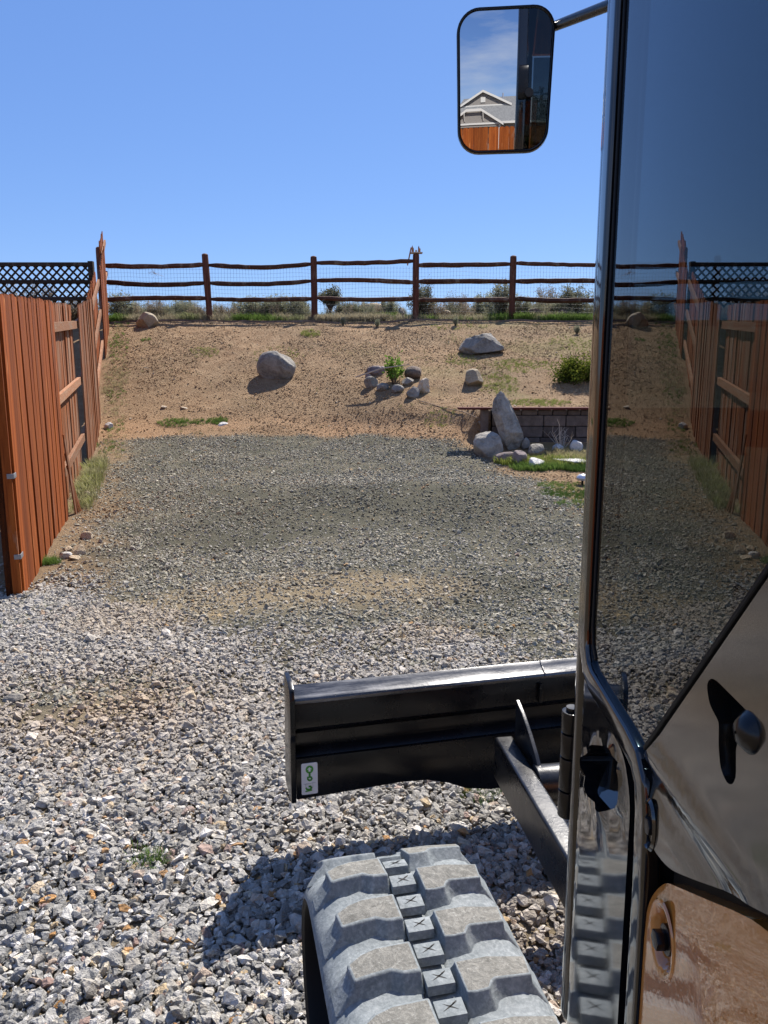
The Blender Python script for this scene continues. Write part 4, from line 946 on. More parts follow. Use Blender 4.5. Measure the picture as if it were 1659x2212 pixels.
YF = .762         # front corner of the cab
ZR = 2.42         # cab roof
# window pane: bottom edge level to y=.55 then rising to the rear
pane = [(.735, ZR-.08), (.735, 1.09), (.548, 1.085), (.18, 1.545), (-.35, 1.60), (-.55, 1.75), (-.55, ZR-.08)]
mb = MB(); n_ = len(pane)
def pane_obj(name, verts_out, verts_in, parent=ex):
    mb = MB(); n = len(verts_out); mb.cm = 0; mb.add(verts_out, [tuple(range(n))]); mb.cm = 1
    mb.add(verts_in, [tuple(range(n))[::-1]]); 
    for i in range(n): mb.f.append((i, (i+1) % n, n+(i+1) % n, n+i)); mb.mi.append(1)
    return mb.build(name, [M['glass'], M['glassin']], parent, fixn=False)
po = rounded(pane, .03)
# outward normal is -x: order so that the face normal points to -x
vo = [(.0025, a, b) for a, b in po]; vi = [(.0075, a, b) for a, b in po]
def nrm(vs): return (Vector(vs[1])-Vector(vs[0])).cross(Vector(vs[3])-Vector(vs[0]))
def area_n(vs):
    s_ = Vector((0, 0, 0))
    for i in range(len(vs)): s_ += Vector(vs[i]).cross(Vector(vs[(i+1) % len(vs)]))
    return s_
if area_n(vo).x > 0: vo, vi = vo[::-1], vi[::-1]
pane_obj('door_glass', vo, vi)
# door frame: rounded bar around the pane
def bar(name, path, wid, x0, x1, mat, closed=False, bev=.004, parent=ex, side=1, seg=3):
    mb = MB(); n = len(path); L_ = []; R_ = []
    for i in range(n):
        p0 = Vector(path[max(i-1, 0)] if not closed else path[i-1]); p2 = Vector(path[min(i+1, n-1)] if not closed else path[(i+1) % n]); p1 = Vector(path[i])
        t = (p2-p0).normalized(); nn_ = Vector((-t.y, t.x)); L_.append(p1+nn_*wid*.5); R_.append(p1-nn_*wid*.5)
    vs = []
    for i in range(n): vs += [(x0, L_[i].x, L_[i].y), (x0, R_[i].x, R_[i].y), (x1, R_[i].x, R_[i].y), (x1, L_[i].x, L_[i].y)]
    fs = [(4*i+k, 4*((i+1) % n)+k, 4*((i+1) % n)+(k+1) % 4, 4*i+(k+1) % 4) for i in range(n if closed else n-1) for k in range(4)]
    if not closed: fs += [(0, 1, 2, 3), tuple(4*(n-1)+k for k in range(4))[::-1]]
    return mb.add(vs, fs).build(name, mat, parent, bevel=bev, seg=seg)
fp = [(.748, ZR-.05), (.748, 1.125)]+[(.748-.03+.03*math.cos(R(a)), 1.118+.03*math.sin(R(a))) for a in (-20, -45, -70, -90)][0:4]
fp = [(.745, ZR-.05), (.745, 1.8), (.745, 1.4), (.745, 1.135), (.741, 1.112), (.728, 1.096), (.71, 1.090), (.60, 1.084), (.575, 1.080), (.560, 1.068), (.553, 1.045), (.548, .98), (.545, .80), (.543, .66)]
bar('door_frame', fp, .023, -.0038, .012, M['black'], bev=.0045, seg=4)
bar('glass_seal', [(.560, 1.0975), (.17, 1.5505)], .004, -.0012, .003, M['matt'], bev=.0008, seg=1)
# front corner pillar just beyond the frame
bar('front_pillar', [(YF+.006, ZR), (YF+.004, .98), (YF+.0, .66)], .022, -.001, .036, M['black'], bev=.010, seg=4)
bar('door_seal', [(.728, ZR-.07), (.727, 1.14), (.722, 1.122), (.71, 1.112) ], .005, .0012, .004, M['matt'], bev=.0006, seg=1)
# lower front corner panel (glossy, y .57-.75)
fpn = rounded([(.758, 1.085), (.60, 1.070), (.578, 1.04), (.573, .66), (.752, .66)], [.02, .03, .03, .01, .01])
side_panel('panel_gap', [(.574, 1.05), (.545, 1.05), (.545, .66), (.574, .66)], .012, .03, M['matt'], raw=True, bevel=0)
def plate_with_hole(name, outer, inner, xo, xi, mat, parent):
    bm = bmesh.new(); ov = [bm.verts.new((xo, a, b)) for a, b in outer]; iv = [bm.verts.new((xo, a, b)) for a, b in inner]
    es = [bm.edges.new((ov[i], ov[(i+1) % len(ov)])) for i in range(len(ov))]+[bm.edges.new((iv[i], iv[(i+1) % len(iv)])) for i in range(len(iv))]
    bmesh.ops.triangle_fill(bm, use_beauty=True, edges=es)
    for _ in range(4): bmesh.ops.subdivide_edges(bm, edges=[e for e in bm.edges if e.calc_length() > .014], cuts=1); bmesh.ops.triangulate(bm, faces=bm.faces)
    bmesh.ops.beautify_fill(bm, faces=bm.faces, edges=bm.edges)
    r_ = bmesh.ops.extrude_face_region(bm, geom=list(bm.faces))
    for v in [g_ for g_ in r_['geom'] if isinstance(g_, bmesh.types.BMVert)]: v.co.x = xi
    bmesh.ops.recalc_face_normals(bm, faces=bm.faces)
    me = bpy.data.meshes.new(name); bm.to_mesh(me); bm.free(); return me
a_ = rounded([cq(*p_) for p_ in ((1262, 1640), (1287, 1608), (1330, 1615), (1350, 1680), (1348, 1740), (1303, 1756), (1276, 1712))], .008, 3)
me = plate_with_hole('front_lower_panel', fpn, a_, -.002, .045, None, ex)
for v in me.vertices:
    if v.co.x < .01:
        e_ = max(0, (v.co.y-.728)/.03)
        dmin = min((Vector((v.co.y, v.co.z))-Vector(q)).length for q in a_)
        v.co.x = -.002+.010*min(1, e_)**2-.0035*math.exp(-(dmin/.004)**2)
me.polygons.foreach_set('use_smooth', [True]*len(me.polygons))
try: me.set_sharp_from_angle(angle=R(50))
except Exception: pass
link('front_lower_panel', me, M['black'], ex)
ys_ = [q[0] for q in a_]; zs_ = [q[1] for q in a_]
ya, yb, za, zb = min(ys_)-.004, max(ys_)+.004, min(zs_)-.004, max(zs_)+.006
mb = MB(); NN = 10; vs = []
for k in range(NN+1):
    t = k/NN; vs += [(.002+.095*t, ya, za+(zb-za)*t), (.002+.095*t, yb, za+(zb-za)*t)]
mb.add(vs, [(2*k, 2*k+1, 2*k+3, 2*k+2) for k in range(NN)]); mb.add([(.098, ya-.02, za), (.098, yb+.02, za), (.098, yb+.02, zb+.02), (.098, ya-.02, zb+.02)], [(0, 1, 2, 3)])
mb.build('door_catch', M['black'], ex, smooth=True)
MB().tube([(.018, *cq(1322, 1655)), (.040, *cq(1322, 1655))], .0085, 16).build('catch_bolt', M['satin'], ex)
# hinge barrel
yh = .795
for za, zb in ((.893, .925), (.926, .965), (.966, .994), (.995, 1.02)):
    MB().tube([(.004, yh, za+.0006), (.004, yh, zb-.0006)], .0115, 20).build('hinge_barrel', M['satin'], ex, bevel=.001)
MB().box((.004, yh-.04, .895), (.010, yh, 1.018)).build('hinge_leaf', M['satin'], ex, bevel=.001)
MB().tube([(.004, yh, 1.0195), (.004, yh, 1.024)], .007, 12).build('hinge_pin', M['satin'], ex)

# pressed door panel below the sloping glass edge, with recessed handle opening
lo_ = rounded([(.548, 1.082), (.556, 1.094), (.17, 1.548), (-.36, 1.61), (-.55, 1.74), (-.55, 1.14), (.30, 1.128), (.36, 1.108), (.50, 1.035), (.542, 1.030)], [.01, .004, .03, .04, .02, .02, .02, .04, .03, .02])
hole = [cq(*p_) for p_ in ((1526, 1478), (1535, 1464), (1548, 1470), (1618, 1540), (1638, 1570), (1640, 1600), (1632, 1618), (1612, 1612), (1598, 1600), (1590, 1612), (1590, 1680), (1582, 1696), (1570, 1692), (1556, 1660), (1552, 1610), (1553, 1560), (1545, 1545), (1532, 1520))]
hr = rounded(hole, .004, 2)
me = plate_with_hole('door_panel', lo_, hr, 0, .02, None, ex)
# crease running down to the rear: raised ridge with a hollow under it
A_ = Vector(cq(1395, 1615)); B_ = Vector(cq(1560, 1850)); cd = (B_-A_).normalized(); cnv = Vector((-cd.y, cd.x))
for v in me.vertices:
    if v.co.x < .01:
        q = Vector((v.co.y, v.co.z))-A_; s_ = q.dot(cnv); al = q.dot(cd)
        v.co.x = -.0030*math.exp(-(s_/.011)**2)+.0035*math.exp(-((s_-.022)/.013)**2)
me.polygons.foreach_set('use_smooth', [True]*len(me.polygons))
try: me.set_sharp_from_angle(angle=R(40))
except Exception: pass
dp = link('door_panel', me, M['blacksoft'], ex)
side_panel('handle_recess', [(p_[0], p_[1]) for p_ in [(.50, 1.09), (.34, 1.09), (.34, 1.25), (.50, 1.25)]], .030, .034, M['matt'], raw=True, bevel=0)
kx, kz = cq(1618, 1582)
mb = MB(); prof = [(0, .004), (.006, .0055), (.010, .0085), (.0145, .012), (.010, .0158), (.004, .017)]
vs = [(-pp[1]+.012, kx+pp[0]*math.cos(k*math.pi/10), kz+pp[0]*math.sin(k*math.pi/10)) for pp in [(.006, -.018), (.011, -.004), (.0135, .006), (.012, .013), (.007, .018), (.001, .0195)] for k in range(20)]
mb.add(vs, [(i*20+k, i*20+(k+1) % 20, (i+1)*20+(k+1) % 20, (i+1)*20+k) for i in range(5) for k in range(20)]); mb.build('lock_knob', M['satin'], ex, smooth=True)
hb = [cq(*p_) for p_ in ((1558, 1555), (1595, 1550), (1600, 1600), (1588, 1605), (1582, 1685), (1572, 1690), (1562, 1640))]
side_panel('door_handle', hb, .008, .018, M['satin'], raw=True, bevel=.003)
# oval recess with bolt near the panel's front edge
oy, oz = cq(1404, 1782)
mb = MB(); vs = [(xx, oy+rr_*.62*math.cos(k*math.pi/12), oz+rr_*math.sin(k*math.pi/12)) for rr_, xx in ((.0215, -.0005), (.019, -.0025), (.016, .001), (.0148, .006), (.001, .0065)) for k in range(24)]
mb.add(vs, [(i*24+k, i*24+(k+1) % 24, (i+1)*24+(k+1) % 24, (i+1)*24+k) for i in range(4) for k in range(24)]); mb.build('recess_ring', M['black'], ex, smooth=True)
MB().tube([(.006, oy, oz-.001), (-.003, oy, oz-.001)], .007, 6).build('bolt', M['satin'], ex, bevel=.001)
side_panel('door_underlap', [(.53, 1.028), (.35, 1.10), (.28, 1.122), (-.55, 1.135), (-.55, 1.05), (.53, .99)], .018, .03, M['matt'], raw=True, bevel=0)
# orange side cover with round bolted boss
oc = rounded([(.530, .60), (.535, .985), (.520, 1.010), (.36, 1.098), (-.60, 1.112), (-.60, .60)], [.01, .02, .02, .06, .02, .01])
by, bz = cq(1430, 2030)
hole2 = [(by+.019*math.cos(k*math.pi/12), bz+.024*math.sin(k*math.pi/12)) for k in range(24)]
me = plate_with_hole('side_cover', oc, hole2, 0, .02, None, ex)
for v in me.vertices:
    if v.co.x < .01:
        e_ = max(0, (v.co.z-1.07)/.03); v.co.x = .0006*math.sin(v.co.y*40)+(.006*min(1, max(0, (v.co.z-(1.055+(.36-v.co.y)*.0 if v.co.y < .36 else 1.055-(v.co.y-.36)*.55))/.04))**2)
me.polygons.foreach_set('use_smooth', [True]*len(me.polygons))
try: me.set_sharp_from_angle(angle=R(40))
except Exception: pass
link('side_cover', me, M['orange'], ex)
mb = MB(); vs = [(xx, by+rr_*.8*math.cos(k*math.pi/14), bz+rr_*math.sin(k*math.pi/14)) for rr_, xx in ((.030, .0), (.0285, -.0012), (.026, -.0012), (.0225, .001), (.020, .008), (.001, .0085)) for k in range(28)]
mb.add(vs, [(i*28+k, i*28+(k+1) % 28, (i+1)*28+(k+1) % 28, (i+1)*28+k) for i in range(5) for k in range(28)]); mb.build('cover_boss', M['orange'], ex, smooth=True)
MB().tube([(.0085, by, bz), (.002, by, bz)], .011, 20).build('washer', M['satin'], ex, bevel=.001); MB().tube([(.002, by, bz), (-.006, by, bz)], .0075, 6).build('bolt', M['satin'], ex, bevel=.001)
# body and cab shell
side_panel('lower_body', [(.74, .60), (.74, 1.0), (-.60, 1.0), (-.60, .60)], .11, 1.0, M['orange'], raw=True, bevel=.02)
MB().box((.03, -.6, 1.0), (.97, .745, 1.05)).build('cab_floor', M['matt'], ex)
MB().box((-.0, -.6, ZR-.06), (1.0, YF+.03, ZR+.03)).build('cab_roof', M['black'], ex, bevel=.03, seg=4)
for (xa, ya, xb, yb) in ((.95, YF-.03, 1.0, YF+.02), (.0, -.6, .05, -.55), (.95, -.6, 1.0, -.55), (.95, -.05, .99, .0)):
    MB().box((xa, ya, .9), (xb, yb, ZR-.06)).build('cab_pillar', M['black'], ex, bevel=.012)
MB().box((.955, -.55, 1.0), (.99, YF-.03, 1.35)).build('right_lower_wall', M['matt'], ex); MB().box((.05, -.598, 1.0), (.95, -.56, 1.45)).build('rear_lower_wall', M['matt'], ex)
def qpane(name, q, n):
    q = [Vector(p_) for p_ in q]; s_ = area_n(q)
    if s_.dot(Vector(n)) < 0: q = q[::-1]
    pane_obj(name, [tuple(p_) for p_ in q], [tuple(p_-Vector(n)*.005) for p_ in q])
qpane('windshield', [(.034, YF, 1.06), (.945, YF, 1.06), (.945, YF, ZR-.07), (.034, YF, ZR-.07)], (0, 1, 0))
qpane('right_window', [(.985, -.04, 1.36), (.985, YF-.04, 1.36), (.985, YF-.04, ZR-.07), (.985, -.04, ZR-.07)], (1, 0, 0))
qpane('rear_window', [(.06, -.59, 1.46), (.94, -.59, 1.46), (.94, -.59, ZR-.07), (.06, -.59, ZR-.07)], (0, -1, 0))
seat = side_panel('seat', rounded([(.12, 1.38), (.12, 1.50), (-.22, 1.50), (-.32, 2.05), (-.44, 2.05), (-.34, 1.38)], .04), .25, .72, M['matt'], raw=True, bevel=.03)
MB().box((.3, -.3, 1.05), (.68, .08, 1.38)).build('seat_base', M['matt'], ex, bevel=.01)
for x_ in (.16, .78): MB().box((x_, -.2, 1.05), (x_+.14, .2, 1.62)).build('console', M['matt'], ex, bevel=.02); MB().tube([(x_+.07, .16, 1.62), (x_+.07, .18, 1.80)], [.012, .022], 10).build('joystick', M['matt'], ex)

side_panel('door_latch', rounded([(.779, 1.93), (.796, 1.93), (.800, 1.95), (.800, 2.03), (.796, 2.05), (.779, 2.05)], .004, 2), .005, .044, M['satin'], raw=True, bevel=.003)
# mirror
MC = Vector((.216, 1.50, 1.899)); mn_ = Vector((-.220, -1.924, -.180)).normalized(); mr_ = Vector((0, 0, 1)).cross(-mn_).normalized()*-1
if mr_.x < 0: mr_ = -mr_
mu_ = mr_.cross(mn_).normalized()
if mu_.z < 0: mu_ = -mu_
Wm = Matrix(((mr_.x, mu_.x, mn_.x, MC.x), (mr_.y, mu_.y, mn_.y, MC.y), (mr_.z, mu_.z, mn_.z, MC.z), (0, 0, 0, 1)))
def rrect(w_, h_, r_, n=8, trim=0):
    o_ = []
    for cx, cy, a0 in ((w_/2-r_, h_/2-r_, 0), (-w_/2+r_, h_/2-r_, 90), (-w_/2+r_+trim, -h_/2+r_, 180), (w_/2-r_-trim, -h_/2+r_, 270)): o_ += [(cx+r_*math.cos(R(a0+90*k/n)), cy+r_*math.sin(R(a0+90*k/n))) for k in range(n+1)]
    return o_
MW, MH = .1735, .238
mb = MB(); rings = [(.0, .004, MW, MH, .036), (.006, .0, MW, MH, .036)]
secs = [(MW-.030, MH-.030, .028, -.035), (MW-.008, MH-.008, .036, -.022), (MW, MH, .040, -.006), (MW-.002, MH-.002, .039, .004), (MW-.008, MH-.008, .036, .0045), (MW-.012, MH-.012, .034, .001)]
vs = []; nn_ = None
for (w_, h_, r_, z_) in secs:
    rr2 = rrect(w_, h_, r_, trim=.004); nn_ = len(rr2); vs += [(a, b, z_) for a, b in rr2]
fs = [(i*nn_+k, i*nn_+(k+1) % nn_, (i+1)*nn_+(k+1) % nn_, (i+1)*nn_+k) for i in range(len(secs)-1) for k in range(nn_)]; fs.append(tuple(range(nn_))[::-1])
hsg = mb.add(vs, fs).build('mirror_housing', M['satin'], ex, smooth=True); world(hsg, Wm)
mb = MB(); RC = 1.85; rad = 18; prof_ = rrect(MW-.0125, MH-.0125, .0335, 10, trim=.004); np_ = len(prof_); vs = [(0, 0, 0)]
for j in range(1, rad+1):
    f = j/rad; vs += [(a*f, b*f, -((a*f)**2+(b*f)**2)/(2*RC)) for a, b in prof_]
fs = [(0, 1+k, 1+(k+1) % np_) for k in range(np_)]+[(1+j*np_+k, 1+(j+1)*np_+k, 1+(j+1)*np_+(k+1) % np_, 1+j*np_+(k+1) % np_) for j in range(rad-1) for k in range(np_)]
vs = [(a, b, c+.0072) for a, b, c in vs]
me = mb.add(vs, fs).mesh('mirror_glass', [M['mirror']], True); mg = link('glass', me, None, hsg); mg.location = (0, 0, -.0015)
me.calc_loop_triangles()
try:
    nrm_ = [Vector((v.co.x/RC, v.co.y/RC, 1)).normalized() for v in me.vertices]; me.normals_split_custom_set_from_vertices([tuple(v) for v in nrm_])
except Exception as e: print(e)
ma = MB().tube([(.300, 1.52, 1.995), (.352, 1.25, 1.925), (.42, .88, 1.82)], .0085, 14).build('mirror_arm', M['satin'], ex, smooth=True); world(ma, Matrix.Identity(4))
MB().tube([(.05, YF+.02, 1.95), (.05, YF+.06, 1.95)], .016, 12).build('mirror_bracket', M['satin'], ex)

# tracks
TH = R(12.4); PIT = .116
def track(cx, cy, full):
    W = Matrix.Translation((cx, cy, 0)) @ Matrix.Rotation(TH, 4, 'Z') 
    RB = .222; zc = .245; LEN = 1.392            # belt radius, axle height, axle distance -> 36 pitches or so
    per = 2*LEN+2*math.pi*RB; NP = round(per/PIT); pit = per/NP
    def path(s_):       # s measured forward along the top from the front axle (s<=0 on top)
        s_ = (s_+LEN) % per
        if s_ < LEN: return (s_-LEN, zc+RB, 0.0)
        s_ -= LEN
        if s_ < math.pi*RB: a = s_/RB; return (RB*math.sin(a), zc+RB*math.cos(a), a)
        s_ -= math.pi*RB
        if s_ < LEN: return (-s_, zc-RB, math.pi)
        s_ -= LEN; a = s_/RB; return (-LEN-RB*math.sin(a), zc-RB*math.cos(a), math.pi+a)
    def pt(w_, s_, n_):
        y_, z_, a = path(s_); return (w_, y_+n_*math.sin(a), z_+n_*math.cos(a))
    prof_t = [(-.152, -.055), (-.163, -.052), (-.168, -.042), (-.165, -.032), (-.156, -.020), (-.142, -.009), (-.12, -.002), (-.06, .001), (-.028, -.001), (-.024, -.006), (.022, -.006), (.028, -.001), (.06, .001), (.12, -.002), (.142, -.009), (.156, -.020), (.165, -.032), (.168, -.042), (.163, -.052), (.152, -.055), (.1, -.055), (-.1, -.055)]
    # dished between lugs: low swell towards each lug row
    N = NP*8; mb = MB(); vs = []; m_ = len(prof_t)
    for i in range(N):
        s_ = i*per/N
        for (w_, n_) in prof_t:
            sw = 0
            if -.055 < n_ < .0011 and n_ > -.03: sw = .004*math.cos(2*math.pi*(s_-(.035 if w_ < 0 else -.022))/pit)
            vs.append(pt(w_, s_, n_+sw))
    fs = [(i*m_+k, i*m_+(k+1) % m_, ((i+1) % N)*m_+(k+1) % m_, ((i+1) % N)*m_+k) for i in range(N) for k in range(m_)]
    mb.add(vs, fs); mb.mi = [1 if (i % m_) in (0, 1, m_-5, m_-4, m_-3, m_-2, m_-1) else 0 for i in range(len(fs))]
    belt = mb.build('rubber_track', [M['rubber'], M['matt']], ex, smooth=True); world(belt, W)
    LT = [(-.135, .038), (-.112, .054), (-.085, .062), (-.028, .064), (-.025, 0), (-.054, .001), (-.060, .004), (-.071, .010), (-.100, .006), (-.130, .002)]
    LB = [(-.161, .034), (-.125, .064), (-.086, .074), (-.0245, .076), (-.0235, -.018), (-.056, -.017), (-.064, -.012), (-.075, -.006), (-.105, -.012), (-.160, -.014)]
    RT = [(.028, .062), (.080, .063), (.142, .055), (.137, .016), (.079, .016), (.073, .013), (.066, .002), (.064, 0), (.045, -.002), (.029, 0)]
    RB_ = [(.0235, .076), (.082, .076), (.163, .064), (.158, -.004), (.088, -.004), (.080, -.007), (.073, -.016), (.069, -.019), (.045, -.021), (.0235, -.018)]
    HL = .0225
    lm = []
    for q in range(NP):
        s0 = q*pit
        for nm, T, B_, off in (('tread_lug', LT, LB, -.108), ('tread_lug', RT, RB_, -.163)):
            sub = 1; a = path(s0+off+.03)
            if not full and a[1] < .3: pass
            mb = MB(); n = len(T); rs = random.Random(q*3+(off < -.15))
            sh = lambda w_: max(0, abs(w_)-.125)*.55
            top = [pt(w_, s0+off+s_, HL-sh(w_)*.5) for w_, s_ in T]; mid = [pt(w_*.97+bw*.03, s0+off+s_*.75+bs*.25, HL*.62-sh(w_)) for (w_, s_), (bw, bs) in zip(T, B_)]
            bot = [pt(w_, s0+off+s_, -.004-max(0, abs(w_)-.14)*.9) for w_, s_ in B_]
            mb.cm = 1; mb.add(top, [tuple(range(n))]); mb.cm = 0
            b0 = len(mb.v); mb.add(mid+bot, [])
            for k in range(n): mb.f.append((k, (k+1) % n, b0+(k+1) % n, b0+k)); mb.mi.append(0); mb.f.append((b0+k, b0+(k+1) % n, b0+n+(k+1) % n, b0+n+k)); mb.mi.append(0)
            mb.build(nm, [M['rubber'], M['lug']], belt, bevel=.0042, seg=3)
        for hf in (0, 1):       # centre blocks with moulded cross marks
            c = s0+hf*pit/2-.118
            mb = MB(); w0, w1 = -.0225, .0215
            g8 = [pt(w0, c-.018, .0), pt(w1, c-.018, .0), pt(w1, c+.020, .0), pt(w0, c+.020, .0), pt(w0, c-.014, .013), pt(w1, c-.014, .013), pt(w1, c+.017, .013), pt(w0, c+.017, .013)]
            mb.add(g8, [(0,1,5,4), (1,2,6,5), (2,3,7,6), (3,0,4,7), (4,5,6,7)]); mb.build('centre_block', M['rubber'], belt, bevel=.0015, seg=2)
            mb = MB()
            for (wa, sa, wb, sb) in ((-.013, -.006, .013, .009), (-.010, .008, .012, -.006), (.0, .001, .013, .011)):
                d_ = Vector((wb-wa, sb-sa)).normalized(); nn2 = Vector((-d_.y, d_.x))*.0014
                q4 = [(wa, sa), ((wa+wb)/2+nn2.x, (sa+sb)/2+nn2.y), (wb, sb), ((wa+wb)/2-nn2.x, (sa+sb)/2-nn2.y)]
                mb.add([pt(a2, c+.0015+b2, .0134) for a2, b2 in q4], [(0, 1, 2, 3)])
            mb.build('cross_mark', M['matt'], belt, fixn=False)
    # frame, idler and sprocket
    f_ = MB().box((-.09, -LEN-.05, .14), (.11, .10, .36)).build('track_frame', M['satin'], ex, bevel=.02); world(f_, W)
    for nm, yy in (('idler_wheel', 0), ('drive_sprocket', -LEN)):
        o = MB().tube([(-.10, yy, zc), (-.06, yy, zc), (.06, yy, zc), (.10, yy, zc)], [.12, .165, .165, .12], 28).build(nm, M['satin'], ex, bevel=.004); world(o, W)
    for k in range(4):
        o = MB().tube([(-.08, -.28-k*.29, .10), (.08, -.28-k*.29, .10)], .065, 20).build('roller', M['satin'], ex, bevel=.004); world(o, W)
track(.034, 1.25, True); 
fwd = Vector((-math.sin(TH), math.cos(TH))); rgt = Vector((math.cos(TH), math.sin(TH)))
track(.036+rgt.x*1.02, 1.25+rgt.y*1.02, False)
Wc = Matrix.Translation((.035+rgt.x*.51, 1.25+rgt.y*.51, 0)) @ Matrix.Rotation(TH, 4, 'Z')
o = MB().box((-.34, -1.15, .22), (.34, -.62, .50)).build('car_body', M['satin'], ex, bevel=.03); world(o, Wc)
o = MB().tube([(0, -.9, .50), (0, -.9, .61)], .34, 40).build('slew_ring', M['satin'], ex, bevel=.005); world(o, Wc)

# dozer blade: frame with local x along the blade to the right, y forward
BLc = Vector((-.262, 1.985)); BA = R(14.0)
Wb = Matrix.Translation((BLc.x, BLc.y, 0)) @ Matrix.Rotation(BA, 4, 'Z'); BW = 1.36
def bl(name, mb, mat, bevel=.003, **k):
    o = mb.build(name, mat, ex, bevel=bevel, **k); world(o, Wb); return o
bf_ = lambda a, b, x: (x, a, b)
ZT = .520; ZB = .195
bl('blade_top', MB().prism([(.0, ZT-.040), (-.002, ZT-.030), (.002, ZT-.0245), (.014, ZT-.0205), (.026, ZT-.015), (.038, ZT-.0085), (.049, ZT-.002), (.051, ZT-.010), (.010, ZT-.036)], .016, BW-.016, fn=bf_), M['scuff'], .001)
bl('blade_upper_plate', MB().prism([(.010, ZT-.038), (.006, ZT-.115), (.014, ZT-.115), (.018, ZT-.038)], .016, BW-.016, fn=bf_), M['satin'], .001)
bl('blade_channel', MB().prism([(.008, ZT-.117), (.045, ZT-.150), (.040, ZT-.185), (.006, ZT-.200), (.016, ZT-.215), (.055, ZT-.19), (.055, ZT-.145), (.016, ZT-.112)], .016, BW-.016, fn=bf_), M['satin'], .001)
low = [(.016, ZT-.202), (BW-.016, ZT-.202), (BW-.016, ZB), (BW-.45, ZB), (BW-.52, ZB-.02), (BW-.60, ZB-.05), (.60, ZB-.05), (.52, ZB-.035), (.46, ZB-.008), (.40, ZB+.008), (.32, ZB+.012), (.016, ZB)]
bl('blade_lower_plate', MB().prism(low, -.002, .010, fn=lambda a, b, y_: (a, y_+.0, b)), M['satin'], .001)
# curved front mouldboard and cutting edge
mp2 = [(.048, ZT-.012), (.050, ZT-.1), (.045, ZT-.2), (.065, ZT-.28), (.10, ZB-.02), (.092, ZB-.02), (.057, ZT-.28), (.037, ZT-.2), (.042, ZT-.1), (.046, ZT-.014)]
bl('mouldboard', MB().prism(mp2, .016, BW-.016, fn=bf_), M['satin'], .001)
endp = rounded([(-.012, ZT+.008), (.03, ZT+.018), (.105, ZT+.018), (.11, ZT-.10), (.14, ZB-.01), (.02, ZB-.014), (-.012, ZB-.006), (-.012, ZT-.145), (-.022, ZT-.120), (-.022, ZT-.02)], .008, 3)
for x_ in (0, BW-.014): bl('blade_end_plate', MB().prism(endp, x_, x_+.014, fn=bf_), M['satin'], .002)
bl('weld_seam', MB().tube([(.765, -.003, ZT-.030), (.767, .002, ZT-.0235), (.770, .028, ZT-.0125), (.772, .050, ZT-.001)], .0025, 6), M['scuff'], 0)
bl('stiffener', MB().box((.748, -.006, ZT-.112), (.758, .007, ZT-.053)), M['satin'], .001)
# sticker with hook symbols
sx0, sz0, sw_, sh_ = .030, ZT-.312, .046, .095
bl('sticker', MB().prism(rounded([(sx0, sz0), (sx0+sw_, sz0), (sx0+sw_, sz0+sh_), (sx0, sz0+sh_)], .005), -.0035, -.002, fn=lambda a, b, y_: (a, y_, b)), M['sticker'], 0)
def flat(name, polys, mat, y_=-.0045):
    mb = MB()
    for p_ in polys: mb.prism([(sx0+a*sw_, sz0+b*sh_) for a, b in p_], y_, y_+.0008, fn=lambda a, b, q: (a, q, b))
    return bl(name, mb, mat, 0)
def stroke(pts, wd):
    out = []
    for i in range(len(pts)-1):
        a, b = Vector(pts[i]), Vector(pts[i+1]); d_ = (b-a); d_ = d_/max(d_.length, 1e-6); nn3 = Vector((-d_.y, d_.x))*wd*.5; e_ = d_*wd*.25
        nn3.y *= .5
        out.append([tuple(a-nn3-e_), tuple(b-nn3+e_), tuple(b+nn3+e_), tuple(a+nn3-e_)])
    return out
flat('hook_symbol', [[(.5+.24*math.cos(t), .80+.125*math.sin(t)) for t in [k*math.pi/12 for k in range(24)]]]+stroke([(.5, .70), (.5, .56)], .12)+stroke([(.5, .57), (.60, .54), (.64, .50), (.60, .465), (.50, .45), (.42, .47), (.39, .50), (.39, .55)], .10), M['green'])
flat('arrow_symbol', [[(.5, .875), (.36, .81), (.44, .81), (.44, .74), (.56, .74), (.56, .81), (.64, .81)]], M['sticker'], -.0052)
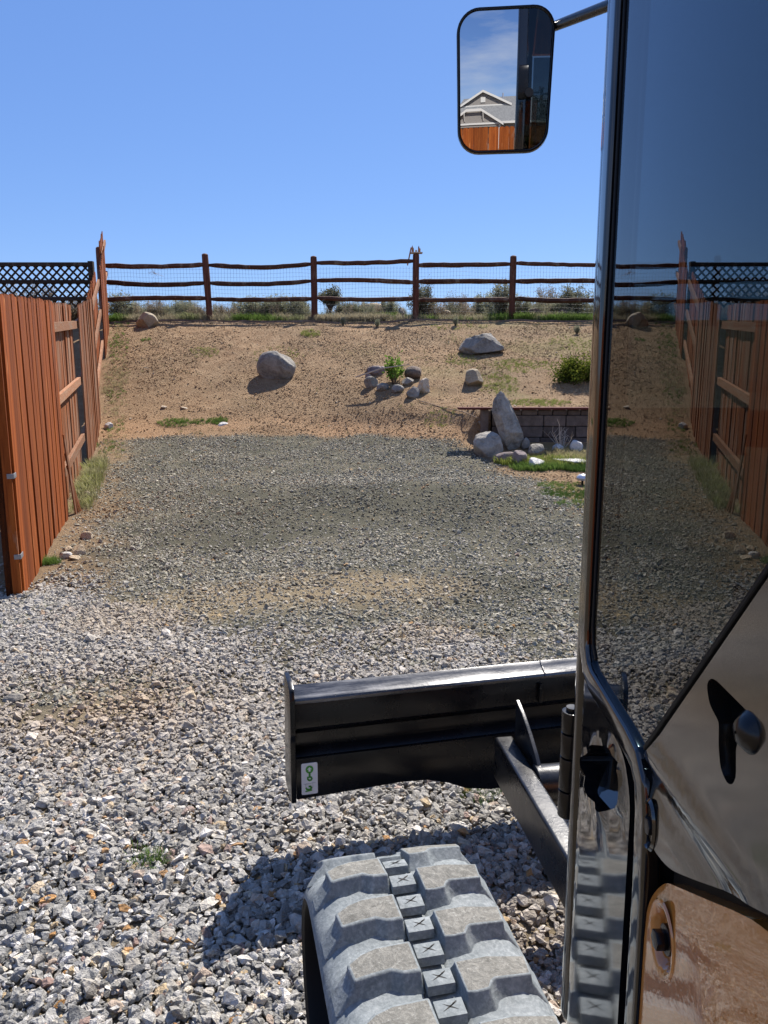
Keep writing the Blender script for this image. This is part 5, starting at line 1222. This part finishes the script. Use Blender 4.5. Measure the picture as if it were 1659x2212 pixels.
flat('tie_down_symbol', stroke([(.45, .255), (.55, .25), (.60, .21), (.56, .165), (.42, .155), (.32, .175), (.27, .21)], .11)+stroke([(.24, .105), (.62, .125)], .07), M['green'])
flat('symbol_outline', stroke([(.12, .345), (.45, .345), (.62, .36), (.85, .365)], .02)+stroke([(.25, .345), (.25, .22)], .02)+stroke([(.68, .35), (.70, .25), (.62, .18)], .02), M['line'])
# blade arm, gusset, lift cylinder (world coordinates)
def wobj(name, mb, mat, bevel=.003, **k):
    o = mb.build(name, mat, ex, bevel=bevel, **k); world(o, Matrix.Identity(4)); return o
TA = R(8.5); f3 = Vector((-math.sin(TA), math.cos(TA), 0)); r3 = Vector((math.cos(TA), math.sin(TA), 0))
def beam(c0, c1, wd, ht, name, mats):
    mb = MB(); c0 = Vector(c0); c1 = Vector(c1); up = Vector((0, 0, 1)); vs = []
    for c in (c0, c1): vs += [c-r3*wd/2-up*ht, c+r3*wd/2-up*ht, c+r3*wd/2, c-r3*wd/2]
    return vs
A0 = Vector((.332, 1.99, .388)); A1 = A0-f3*1.25+Vector((0, 0, -.03))
vs = beam(A0, A1, .052, .12, '', None)
wobj('blade_arm', MB().add(vs, [(0,1,2,3), (7,6,5,4), (0,4,5,1), (1,5,6,2), (2,6,7,3), (3,7,4,0)]), M['scuff2'], .008, seg=3)
A2 = A0+r3*.56; A3 = A1+r3*.56; vs = beam(A2, A3, .052, .12, '', None)
wobj('blade_arm', MB().add(vs, [(0,1,2,3), (7,6,5,4), (0,4,5,1), (1,5,6,2), (2,6,7,3), (3,7,4,0)]), M['scuff2'], .008, seg=3)
g0 = A0+r3*.02
gp = [(0.0, .492), (-.05, .476), (-.11, .447), (-.165, .412), (-.21, .372), (-.21, .355), (0, .355)]
wobj('gusset_plate', MB().prism(gp, -.005, .005, fn=lambda a, b, x: tuple(g0+f3*a+r3*(.018+x)+Vector((0, 0, b-g0.z)))), M['scuff2'], .0015)
c0 = A0+r3*.027-f3*.19+Vector((0, 0, -.045))
wobj('cross_tube', MB().tube([c0, c0+r3*.506], .052, 28), M['scuff2'], .002)
